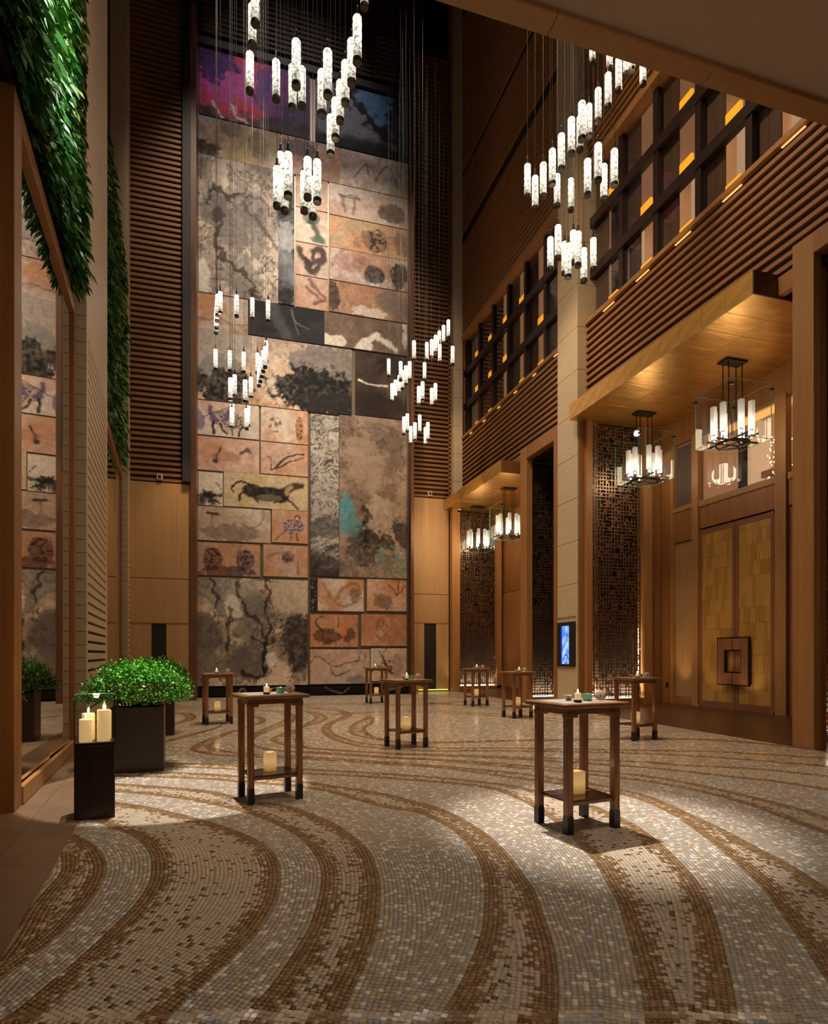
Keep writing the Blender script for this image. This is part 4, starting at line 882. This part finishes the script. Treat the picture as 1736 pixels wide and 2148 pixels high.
# lantern stand
t = tag(empty('lantern_pedestal', (-1.20, 6.33, 0), .16), 'slim dark wood pedestal carrying the glass candle lantern', 'pedestal')
box('pedestal_box', (-.165, -.165, 0), (.165, .165, .67), PED, t, .005)
t = tag(empty('candle_lantern', (-1.20, 6.33, .67), .16), 'square clear glass box lantern on the slim dark pedestal', 'lantern')
box('tray', (-.165, -.165, 0), (.165, .165, .025), BLACK, t)
for a, b in (((-.165, -.165), (.165, -.159)), ((-.165, .159), (.165, .165)), ((-.165, -.159), (-.159, .159)), ((.159, -.159), (.165, .159))):
    box('glass_side', (a[0], a[1], .025), (b[0], b[1], .45), CLEAR, t)
    box('glass_rim', (a[0], a[1], .45), (b[0], b[1], .456), EDGE, t)
for (x, y) in ((-.162, -.162), (.162, -.162), (-.162, .162), (.162, .162)): box('corner_edge', (x-.004, y-.004, .025), (x+.004, y+.004, .45), BLACK, t)
def flame_mesh(k=1.0): return MB().lathe([(.001*k, 0), (.006*k, .008*k), (.008*k, .018*k), (.005*k, .032*k), (.001*k, .045*k)], 10).mesh('flame', FLAME, True)
FL1, FL2 = flame_mesh(1.1), flame_mesh(.8)
def pillar_candle(loc, r, h, label, group, flame=True):
    c = tag(empty('pillar_candle', loc), label, 'candle', group)
    MB().lathe([(r*.97, 0), (r, .01), (r, h-.008), (r*.94, h), (r*.7, h-.012), (.002, h-.014)], 24).build('wax', WAX, c, smooth=True)
    MB().bar((0, 0, h-.016), (0, 0, h+.008), .0018).build('wick', BLACKM, c)
    inst('flame', FL1, c, (0, 0, h+.004)); return c
R6 = Matrix.Rotation(.16, 3, 'Z')
for (x, y, h, lab) in ((-.075, -.07, .21, 'shorter ivory pillar candle at front left in the glass lantern'), (.07, -.06, .29, 'taller ivory pillar candle at front right in the glass lantern'), (-.06, .085, .25, 'ivory pillar candle at back left in the glass lantern'), (.08, .085, .27, 'ivory pillar candle at back right in the glass lantern')):
    v = R6 @ Vector((x, y, 0)); pillar_candle((-1.20+v.x, 6.33+v.y, .696), .055, h, lab, 'pillar candles in the lantern')
point((-1.2, 6.33, 1.10), 5, HOT, .03)

# ------------------------------------------------------------------ cocktail tables and what stands on them
TH = 1.09
def make_table(label):
    t = tag(empty('cocktail_table', (0, 0, 0)), label, 'table', 'tall wooden cocktail tables on the mosaic')
    W2, D2_ = .34, .29
    tp = MB(); o_ = [(-W2, -D2_), (W2, -D2_), (W2, D2_), (-W2, D2_)]; i_ = [(-W2+.07, -D2_+.07), (W2-.07, -D2_+.07), (W2-.07, D2_-.07), (-W2+.07, D2_-.07)]
    vs = [(x, y, z) for z in (TH-.04, TH) for x, y in o_]+[(x, y, z) for z in (TH-.04, TH) for x, y in i_]
    fs = []
    for k in range(4):
        n = (k+1) % 4; fs += [(k, n, 4+n, 4+k), (4+k, 4+n, 12+n, 12+k), (8+n, 8+k, 12+k, 12+n), (n, k, 8+k, 8+n)]
    tp.add(vs, fs).build('top_frame', TABLET, t, bevel=.012)
    box('marble_inset', (-W2+.07, -D2_+.07, TH-.035), (W2-.07, D2_-.07, TH-.002), MARBLE, t)
    for s in (-1, 1):
        box('apron', (-.22, s*.215-.012, TH-.095), (.22, s*.215+.012, TH-.04), TABLET, t, .003)
        box('apron', (s*.262-.012, -.19, TH-.095), (s*.262+.012, .19, TH-.04), TABLE, t, .003)
        box('shelf_rail', (-.22, s*.2-.014, .235), (.22, s*.2+.014, .262), TABLET, t, .003)
    box('shelf', (-.255, -.20, .262), (.255, .20, .278), SHELF, t, .003)
    for sx in (-1, 1):
        for sy in (-1, 1):
            l = box('leg', (sx*.25-.03, sy*.2-.03, 0), (sx*.25+.03, sy*.2+.03, TH-.04), TABLE, t, .004)
            m = MB(); n = 7
            for fx in range(4):
                c_, s_ = math.cos(fx*math.pi/2), math.sin(fx*math.pi/2)
                prof = [(-.032, 0), (.032, 0)]+[(.032*math.cos(math.pi*k/n), .135+.03*math.sin(math.pi*k/n)) for k in range(n+1)]
                v = [(x*c_-(-.032)*s_, x*s_+(-.032)*c_, z) for x, z in prof]; m.add(v, [tuple(range(len(v)))])
            m.add([(-.032, -.032, 0), (.032, -.032, 0), (.032, .032, 0), (-.032, .032, 0)], [(3, 2, 1, 0)])
            sh = m.build('leg_shoe', SHOE, l); sh.location = (0, 0, -(TH-.04)/2)
            box('bracket', (sx*.25-.055+(-sx)*.02, sy*.2-.034, TH-.12), (sx*.25+.055+(-sx)*.02, sy*.2+.034, TH-.075), TABLET, t, .004)
    return t
def make_led(label):
    t = tag(empty('square_candle'), label, 'candle', 'square glowing candles on the table shelves')
    m = MB().box((-.056, -.056, 0), (.056, .056, .2)); m.build('wax_block', CUBEWAX, t, bevel=.008)
    return t
def cube_wax():
    m, nt, b = new_mat('glowing_square_wax'); tc = N(nt, 'ShaderNodeTexCoord'); sp = N(nt, 'ShaderNodeSeparateXYZ'); r = N(nt, 'ShaderNodeValToRGB')
    e = r.color_ramp.elements; e[0].position = 0; e[0].color = (.55, .24, .05, 1); e[1].position = .2; e[1].color = (.9, .52, .20, 1)
    x = r.color_ramp.elements.new(.10); x.color = (1.3, .76, .27, 1)
    nt.links.new(tc.outputs['Object'], sp.inputs[0]); nt.links.new(sp.outputs[2], r.inputs[0]); nt.links.new(r.outputs[0], b.inputs['Emission Color'])
    b.inputs['Emission Strength'].default_value = .40; b.inputs['Base Color'].default_value = (.42, .28, .13, 1); return m
CUBEWAX = cube_wax()
def make_votive(label):
    t = tag(empty('votive_candle'), label, 'candle', 'small candles in glass on the table tops')
    MB().lathe([(.03, 0), (.034, .004), (.034, .02), (.030, .022), (.001, .021)], 20).build('glass_base', BLACK, t, smooth=True)
    MB().lathe([(.034, .02), (.035, .10), (.0325, .10), (.0315, .022)], 20, cap=False).build('glass_cup', CLEAR, t, smooth=True)
    MB().lathe([(.028, .022), (.029, .075), (.026, .08), (.001, .076)], 20).build('wax', WAX, t, smooth=True)
    inst('flame', FL2, t, (0, 0, .078)); return t
def make_jar(label):
    t = tag(empty('celadon_jar'), label, 'jar', 'small green jars on the table tops')
    MB().lathe([(.034, 0), (.042, .006), (.046, .03), (.045, .058), (.047, .062), (.043, .062), (.040, .03), (.02, .012), (.001, .011)], 24).build('jar_body', CERG, t, smooth=True); return t
def make_lid(label):
    t = tag(empty('jar_lid'), label, 'lid', 'jar lids leaning on the jars')
    MB().lathe([(.046, 0), (.052, .004), (.050, .010), (.02, .013), (.001, .0135)], 26).build('lid_disc', CLAY, t, smooth=True)
    MB().lathe([(.006, .012), (.008, .018), (.011, .023), (.008, .028), (.001, .029)], 12).build('lid_knob', CLAY, t, smooth=True); return t
def make_bowl(label):
    t = tag(empty('speckled_bowl'), label, 'bowl', 'small bowls on the table tops')
    MB().lathe([(.018, 0), (.022, .004), (.038, .03), (.045, .046), (.043, .047), (.034, .03), (.015, .01), (.001, .009)], 22).build('bowl_shell', BOWLM, t, smooth=True); return t
TB = [((2.91, 4.76), 8, 'nearest tall table, standing right of centre in the brightest pool of light'),
      ((.40, 6.59), 12, 'second nearest tall table, left of centre in front of the mural'),
      ((2.74, 9.61), 12, 'tall table in mid floor between the two nearest ones and the mural'),
      ((-.26, 13.92), 11, 'tall table near the mural lower left corner, right of the ferns'),
      ((4.30, 18.4), 6, 'farthest tall table, right in front of the mural lower right panels'),
      ((6.88, 16.68), 12, 'small far table in front of the far lattice screen'),
      ((6.51, 13.24), 12, 'tall table before the far portal, left of the stone column'),
      ((6.87, 9.30), 10, 'tall table on the right, in front of the near recess lattice')]
WHO = ['nearest table', 'second nearest table', 'mid floor table', 'table right of the ferns', 'farthest table before the mural', 'table before the far lattice', 'table left of the stone column', 'right hand table by the recess']
protos = None
for i, ((x, y), a, lab) in enumerate(TB):
    full = i < 8
    if protos is None: protos = [make_table(''), make_led(''), make_votive(''), make_jar(''), make_lid(''), make_bowl('')]; cur = protos
    else: cur = [copy_tree(p) for p in protos]
    R = Matrix.Rotation(math.radians(a), 3, 'Z'); A = math.radians(a)
    def put(o, lx, ly, z, label, rz=0):
        v = R @ Vector((lx, ly, 0)); o.location = (x+v.x, y+v.y, z); o.rotation_euler = (0, 0, A+rz); o['label'] = label
    put(cur[0], 0, 0, 0, lab)
    put(cur[1], .0, .0, .2795, 'glowing square candle on the lower shelf of the '+WHO[i])
    j = (i*37 % 7-3)*.008
    put(cur[2], -.06+j, -.12, TH-.002, 'lit candle in a little glass on the '+WHO[i])
    put(cur[3], .115, .02+j, TH-.002, 'small celadon green jar on the '+WHO[i])
    put(cur[5], .01+j, .09, TH-.002, 'small speckled bowl beside the green jar on the '+WHO[i])
    put(cur[4], .20, -.045+j, TH+.047, 'round clay lid leaning on the green jar of the '+WHO[i])
    cur[4].rotation_euler = (R @ Vector((-.32, -.80, .50))).to_track_quat('Z', 'Y').to_euler()
    v = R @ Vector((0, 0, 0)); point((x+v.x, y+v.y, .50), .35, HOT, .05)

# ------------------------------------------------------------------ glass tube pendants
TL = .54
def tube_mesh(r):
    n = 14; prof = [(r*.9, 0), (r, .02)]+[(r*(1+.03*math.sin(k*2.1)), .02+k*(TL-.04)/12) for k in range(1, 12)]+[(r, TL-.02), (r*.85, TL)]
    return MB().lathe(prof, n).mesh('glass_tube', TUBE, True)
def cap_mesh(r): return MB().lathe([(r*.96, -.055), (r*1.02, -.05), (r*1.02, 0), (r*.98, .003)], 14).mesh('end_cap', BRONZE, False)
def fit_mesh(r): return MB().lathe([(r*.6, TL), (r*.6, TL+.04), (r*.3, TL+.05), (r*.28, TL+.13), (.006, TL+.15), (.005, TL+.24)], 10).mesh('top_fitting', BRONZE, False)
CABLE = MB().lathe([(.0042, 0), (.0042, 1)], 5).mesh('cable', BLACKM)
RT = .058; TM, CM, FM, DM = tube_mesh(RT), cap_mesh(RT), fit_mesh(RT), MB().lathe([(.001, -.057), (.012, -.0575), (.012, -.06), (.001, -.06)], 8).mesh('cap_screw', STEEL)
ORD = ['first', 'second', 'third', 'fourth', 'fifth', 'sixth', 'seventh', 'eighth', 'ninth', 'tenth', 'eleventh', 'twelfth', 'thirteenth', 'fourteenth', 'fifteenth', 'sixteenth', 'seventeenth', 'eighteenth', 'nineteenth', 'twentieth', 'twenty-first', 'twenty-second', 'twenty-third', 'twenty-fourth', 'twenty-fifth', 'twenty-sixth', 'twenty-seventh', 'twenty-eighth', 'twenty-ninth', 'thirtieth', 'thirty-first', 'thirty-second']
def cluster(lst, where, group, K_, lo, hi, power):
    lst = sorted(lst); cen = Vector()
    for i, (px_, yt, yb) in enumerate(lst):
        d0 = min(hi, max(lo, K_/max(20, yb-yt)))
        for k in range(60):
            d = d0+((k+1)//2)*.06*(-1 if k % 2 else 1); p = atD(px_, yb, d)
            if all((p.x-a)**2+(p.y-b)**2 > .128**2 for a, b in PLAN): break
        PLAN.append((p.x, p.y)); p.z += .06
        t = tag(empty('pendant_light', p, (i*1.7) % 6), 'lit glass tube pendant, %s from left in %s' % (ORD[i], where), 'pendant light', group)
        inst('glass_tube', TM, t, (0, 0, 0)); inst('end_cap', CM, t, (0, 0, 0)); inst('top_fitting', FM, t, (0, 0, 0))
        inst('cable', CABLE, t, (0, 0, TL+.2), 0, (1, 1, TOP-p.z-TL-.2)); cen += p
        if i % 7 == 3: point(p+Vector((0, 0, -.25)), power, (1, .86, .66), .1)
        pass
PLAN = []
c1 = [(536,-80,12),(535,-44,54),(529,5,99),(524,107,196),(579,124,212),(621,79,185),(613,133,232),(633,140,227),(687,100,205),(675,143,245),(749,29,134),(737,78,179),(724,124,221),(713,166,258),(703,203,294),(693,241,328),(764,-75,19)]
c1b = [(604,316,416),(588,314,404),(581,349,437),(597,355,447)]; c1c = [(665,331,427),(645,328,419),(638,362,447),(656,367,459)]
c2 = [(1106,341,416),(1122,366,441),(1139,338,416),(1158,309,390),(1168,363,435),(1177,277,359),(1198,243,327),(1197,372,444),(1220,209,296),(1216,240,318),(1235,215,289),(1254,182,258),(1275,150,228),(1242,60,134),(1278,74,148),(1297,118,193),(1313,86,160),(1325,76,151),(1348,105,180)]
c2b = [(1232,330,413),(1254,297,383),(1266,341,422),(1288,309,392)]
c2c = [(1170,469,545),(1154,494,568),(1184,504,577),(1191,507,585),(1202,480,554),(1212,483,561),(1224,517,593),(1244,495,568)]
c3 = [(462,609,659),(456,615,664),(455,628,676),(454,642,690),(453,654,701),(496,616,666),(529,622,671),(562,627,676)]
c3b = [(452,732,777),(482,736,780),(511,741,783),(540,745,785),(558,712,760),(556,724,773),(552,733,782),(549,745,793),(546,755,803),(543,768,812),(492,783,833),(483,789,841),(526,788,836),(514,794,845),(487,845,891),(486,853,899),(520,849,895),(517,856,902)]
c4 = [(815,751,791),(868,711,757),(840,756,800),(859,756,799),(851,765,809),(844,775,818),(837,785,826),(829,795,835),(822,803,843),(890,762,799),(886,798,842),(878,808,851)]
c4b = [(854,867,907),(847,874,913),(880,870,909),(870,884,926),(861,893,933),(892,896,935),(897,889,925)]
c4c = [(940,669,710),(930,681,721),(921,692,733),(913,703,742),(905,713,751),(922,720,762),(949,724,767),(905,813,853),(913,802,845),(895,716,758)]
cluster(c1, 'the big top centre cluster', 'pendants of the big upper cluster', 830, 7.2, 9.2, 7)
cluster(c1b, 'the left four hung under the big cluster', 'pendants of the small left hanging group', 830, 7.8, 9.2, 5)
cluster(c1c, 'the right four hung under the big cluster', 'pendants of the small right hanging group', 830, 7.8, 9.2, 5)
cluster(c2, 'the stepped right hand cluster', 'pendants of the stepped cluster by the column', 830, 9.2, 11.4, 7)
cluster(c2b, 'the four right of the column', 'pendants of the group of four right of the column', 830, 9.6, 10.6, 5)
cluster(c2c, 'the lowest cluster at the column', 'pendants of the lowest cluster at the column', 830, 10.2, 11.4, 7)
cluster(c3, 'the top left mural cluster', 'pendants of the upper left mural cluster', 830, 16.2, 17.4, 16)
cluster(c3b, 'the lower left mural cluster', 'pendants of the lower left mural cluster', 830, 16.2, 17.6, 16)
cluster(c4, 'the right mural cluster', 'pendants of the right mural cluster', 830, 18.6, 20.5, 16)
cluster(c4b, 'the lowest right mural group', 'pendants of the lowest group at the mural jamb', 830, 18.8, 20.2, 16)
cluster(c4c, 'the far corner pier group', 'pendants of the stepped far corner group', 830, 19, 20.4, 16)

# ------------------------------------------------------------------ glass box chandeliers
def make_chandelier(drop):
    t = tag(empty('glass_chandelier'), '', 'chandelier', 'glass box chandeliers under the gold canopies'); H_ = 1.12; z0 = -drop-H_
    box('ceiling_plate', (-.26, -.14, -.04), (.26, .14, 0), BLACK, t, .004)
    for sx in (-.17, .17):
        for sy in (-.08, .08): MB().bar((sx, sy, -.03), (sx, sy, z0+.1), .011, 8).build('rod', BLACK, t)
    for a, b in (((-.5, -.5), (.5, -.49)), ((-.5, .49), (.5, .5)), ((-.5, -.49), (-.49, .49)), ((.49, -.49), (.5, .49))):
        g = box('glass_side', (a[0], a[1], z0), (b[0], b[1], z0+H_), CLEAR, t)
        box('glass_rim', (a[0], a[1], z0+H_), (b[0], b[1], z0+H_+.005), EDGE, t); box('glass_rim', (a[0], a[1], z0-.008), (b[0], b[1], z0), EDGE, t)
    for x in (-.495, .495):
        for y in (-.495, .495):
            box('glass_rim', (x-.0065, y-.0065, z0), (x+.0065, y+.0065, z0+H_), EDGE, t)
            box('corner_clip', (x-.03, y-.03, z0+H_-.14), (x+.03, y+.03, z0+H_-.1), BLACK, t)
    for o in (-.13, .13):
        box('frame_bar', (-.52, o-.018, z0+.02), (.52, o+.018, z0+.05), BRONZE, t, .004); box('frame_bar', (o-.018, -.52, z0+.05), (o+.018, .52, z0+.08), BRONZE, t, .004)
    m = MB(); n = 28
    for r in (.30, .33):
        pass
    ring = MB(); pr = [(.30, z0-.01), (.335, z0-.01), (.335, z0+.02), (.30, z0+.02), (.30, z0-.01)]
    ring.lathe(pr, n, cap=False).build('frame_ring', BRONZE, t)
    sm = MB().box((-.045, -.045, 0), (.045, .045, .58)).mesh('lamp_shade', SHADE); bm = MB().lathe([(.012, 0), (.02, .02), (.012, .06), (.002, .07)], 8).mesh('bulb', BULB, True)
    st = MB().lathe([(.006, 0), (.006, .1), (.03, .105), (.03, .115)], 8).mesh('stem', BRONZE)
    for (x, y) in ((-.36, -.13), (-.36, .13), (.36, -.13), (.36, .13), (-.13, -.36), (.13, -.36), (-.13, .36), (.13, .36)):
        o = inst('lamp_shade', sm, t, (x, y, z0+.20), .1); inst('stem', st, t, (x, y, z0+.08)); inst('bulb', bm, t, (x, y, z0+.12))
    return t
ch = [((10.0, 10.35, 7.578), .60, 'nearest glass box chandelier, above the gold double doors', 45), ((10.0, 13.2, 7.578), .60, 'glass box chandelier under the near canopy beside the stone column', 45),
      ((9.3, 19.6, 7.278), .60, 'right one of the two glass box chandeliers under the far canopy', 50), ((9.3, 22.35, 7.278), .60, 'left one of the two glass box chandeliers under the far canopy', 40)]
first = None
for loc, dr, lab, pw in ch:
    if first is None: first = make_chandelier(dr); t = first
    else: t = copy_tree(first)
    t.location = loc; t['label'] = lab
    point((loc[0], loc[1], loc[2]-1.35), pw*1.05, (1, .8, .56), .3)

# ------------------------------------------------------------------ ballroom doors
def door_leaf(ya, yb, label, side):
    y0, y1 = min(ya, yb)+.006, max(ya, yb)-.006
    t = tag(empty('gold_door', (XD, (y0+y1)/2, .2)), label, 'door', 'gold double doors'); w = (y1-y0)/2; Hd = 4.37
    box('door_slab', (-.0, -w, 0), (.05, w, Hd), HONEYD, t)
    for a, b in (((-w, 0), (-w+.09, Hd)), ((w-.09, 0), (w, Hd)), ((-w+.09, 0), (w-.09, .16)), ((-w+.09, Hd-.12), (w-.09, Hd))):
        box('door_stile', (-.02, a[0], a[1]), (.0, b[0], b[1]), REDW, t, .002)
    rnd = random.Random(int(label.__len__())); z = .16; ms = [GOLD1, GOLD2, GOLD3]
    while z < Hd-.13:
        h = rnd.uniform(.30, .40); h = min(h, Hd-.12-z); y = -w+.09
        while y < w-.095:
            b = min(y+rnd.uniform(.07, .15), w-.09)
            if w-.09-b < .04: b = w-.09
            box('veneer_tile', (-.010-rnd.random()*.003, y+.001, z+rnd.uniform(0, .004)), (0, b-.001, z+h-.002), rnd.choice(ms), t); y = b
        z += h
    if side:
        s = side; e = s*w    # C-shaped pull next to the meeting edge
        hh = empty('x'); bpy.data.objects.remove(hh)
        prof = [(e-s*.005, 1.66), (e-s*.005, 1.40), (e-s*.24, 1.40), (e-s*.24, .86), (e-s*.005, .86), (e-s*.005, .60), (e-s*.44, .60), (e-s*.44, 1.66)]
        m = MB(); n = 8; z_ = -.0
        vs = [(-.11, y, z-.0) for y, z in prof]+[(-.06, y, z) for y, z in prof]
        fq = [(0, 1, 2, 7), (2, 3, 6, 7), (3, 4, 5, 6)]
        fs = fq+[tuple(8+i for i in f[::-1]) for f in fq]+[(i, 8+i, 8+(i+1) % 8, (i+1) % 8) for i in range(8)]
        hd = m.add(vs, fs).build('door_handle', REDW, t)
        m = MB(); vs = [(-.10, y, z) for y, z in [(e-s*.003, 1.69), (e-s*.003, 1.37), (e-s*.21, 1.37), (e-s*.21, .89), (e-s*.003, .89), (e-s*.003, .57), (e-s*.47, .57), (e-s*.47, 1.69)]]
        vs += [(-.055, y, z) for _, y, z in vs]
        k = m.add(vs, fs).build('handle_edge', BLACK, hd)
        for z1 in (.72, 1.54): box('handle_post', (-.06, e-s*.36, z1-.02), (-.0, e-s*.32, z1+.02), BLACK, hd)
    for z1 in (.02, Hd-.03): box('hinge_block', (-.05, (w-.04) if side < 0 else (-w+.0), z1-.02), (-.02, w if side < 0 else (-w+.04), z1+.03), STEEL, t)
    return t
REDW = mat('reddish_door_wood', (.22, .085, .04), .4, c2=(.27, .11, .055), scale=(12, 12, .8))
GOLD1 = mat('gold_veneer_a', (.60, .31, .07), .36, .2, c2=(.50, .30, .09), scale=(20, 30, 2))
GOLD2 = mat('gold_veneer_b', (.44, .21, .045), .38, .2, c2=(.48, .27, .07), scale=(20, 30, 2))
GOLD3 = mat('gold_veneer_c', (.74, .41, .11), .32, .25, c2=(.42, .25, .07), scale=(20, 30, 2))
door_leaf(DY[0], DY[1], 'left gold-tiled door leaf with half of the square pull', -1)
door_leaf(DY[1], DY[2]+.0, 'right gold-tiled door leaf of the double doors with half of the square pull', 1)
door_leaf(DY[2]-.38, DY[2]-1.5, 'third gold door leaf mostly hidden behind the near portal post', 0)
spot((XD-.5, 13.2, .3), (XD+.05, 13.2, 1.6), 30, 50, HOT, .8); spot((XD-.45, 13.85, .3), (XD, 13.85, 2.2), 2.2, 60, (1, .8, .3), .8)
for y in (12.0, 11.0): spot((XD-.5, y, .3), (XD+.02, y, 1.9), 14, 80, (1, .74, .42), .8)

# ------------------------------------------------------------------ sign on the stone column, small wall devices
zc0, zc1 = 1.16, 2.36; ya, yb = YCN+.08, YCF-.02
t = tag(empty('digital_sign', (XC, (ya+yb)/2, zc0)), 'black digital sign with a bright blue picture on the stone column', 'sign'); hw_ = (yb-ya)/2
box('sign_panel', (-.03, -hw_, 0), (0, hw_, zc1-zc0), BLACKM, t, .004)
def screen_mat():
    m, nt, b = new_mat('blue_screen'); tc = N(nt, 'ShaderNodeTexCoord'); nz = N(nt, 'ShaderNodeTexNoise'); nz.inputs['Scale'].default_value = 5; nz.inputs['Detail'].default_value = 5
    r = N(nt, 'ShaderNodeValToRGB'); e = r.color_ramp.elements; e[0].position = .35; e[0].color = (.04, .22, .9, 1); e[1].position = .66; e[1].color = (.55, .8, 1, 1)
    nt.links.new(tc.outputs['Object'], nz.inputs['Vector']); nt.links.new(nz.outputs[0], r.inputs[0]); nt.links.new(r.outputs[0], b.inputs['Emission Color']); b.inputs['Emission Strength'].default_value = 1.0
    b.inputs['Base Color'].default_value = (0, 0, 0, 1); return m
SCR = screen_mat(); SCB = mat('screen_deep_blue', (0, 0, 0), .5, emit=(.0, .06, .55), es=.9); SCB2 = mat('screen_mid_blue', (0, 0, 0), .5, emit=(.0, .12, .75), es=1)
sc_ = box('screen', (-.034, -.17, .07), (-.03, .17, 1.1), SCR, t); box('screen_edge', (-.033, .17, .07), (-.03, .24, 1.1), SCB, t)
for cz, r_, m_ in ((-.36, .13, SCB2), (-.36, .09, SCR), (-.45, .17, SCB2), (-.47, .13, SCR)):
    vs = [(-.004-.0006*(r_ == .17)-.0012*(r_ == .13)-.0006*(r_ == .09)*2-.0003, max(-.165, min(.165, -.03+r_*math.cos(a))), max(-.51, cz+r_*math.sin(a)*.9)) for a in [math.pi*k/14 for k in range(15)]]
    MB().add(vs, [tuple(range(15))]).build('screen_dome', m_, sc_)
cu = bpy.data.curves.new('column_lettering', 'FONT'); cu.body = 'WEST BALLROOM FOYER'; cu.size = .085; cu.extrude = .002; cu.align_x = 'CENTER'; cu.materials.append(SIGN)
o = bpy.data.objects.new('column_lettering', cu); C.objects.link(o); o.location = (XC-.004, (ya+yb)/2, zc1+.09); o.rotation_euler = (math.pi/2, 0, -math.pi/2)
_m = bpy.data.meshes.new_from_object(o.evaluated_get(bpy.context.evaluated_depsgraph_get())); _l = bpy.data.objects.new('column_lettering', _m); C.objects.link(_l); _l.location = o.location; _l.rotation_euler = o.rotation_euler; bpy.data.objects.remove(o); o = _l
tag(o, 'small dark capital lettering on the stone column above the digital sign', 'lettering')
for (x, y, Y, lab) in ((335, 1001, YL-.02, 'small white-framed speaker box on the slats left of the mural'), (901, 1036, YR-.02, 'small white-framed speaker box on the slats right of the mural')):
    p = onY(x, y, Y); t = tag(empty('wall_speaker', p), lab, 'speaker', 'small speaker boxes on the slats')
    box('casing', (-.085, -.06, -.09), (.085, .025, .09), WHITEP, t, .02); box('grille', (-.05, -.065, -.06), (.05, -.058, .06), BLACKM, t)
p = (8.75, 23.0, 7.28); t = tag(empty('security_camera', p), 'white dome camera under the far end of the far gold canopy', 'camera')
MB().lathe([(.09, -.05), (.09, 0)], 16).build('housing', WHITEP, t); MB().lathe([(.001, -.12), (.04, -.11), (.065, -.08), (.07, -.05)], 16).build('dome', BLACK, t, smooth=True)
t = tag(empty('floor_uplight', (7.8, YR-.1, .06)), 'thin yellow-green light line at the foot of the right wing', 'light'); box('light_line', (-.62, -.02, 0), (.62, .0, .03), STRIPG, t); box('housing', (-.66, -.015, -.06), (.66, .05, 0), HONEYD, t)
o = box('wall_outlet', (XD-.012, 13.78, .62), (XD, 13.86, .74), BRONZE); tag(o, 'small dark switch plate low on the wood beside the door niche', 'switch plate')
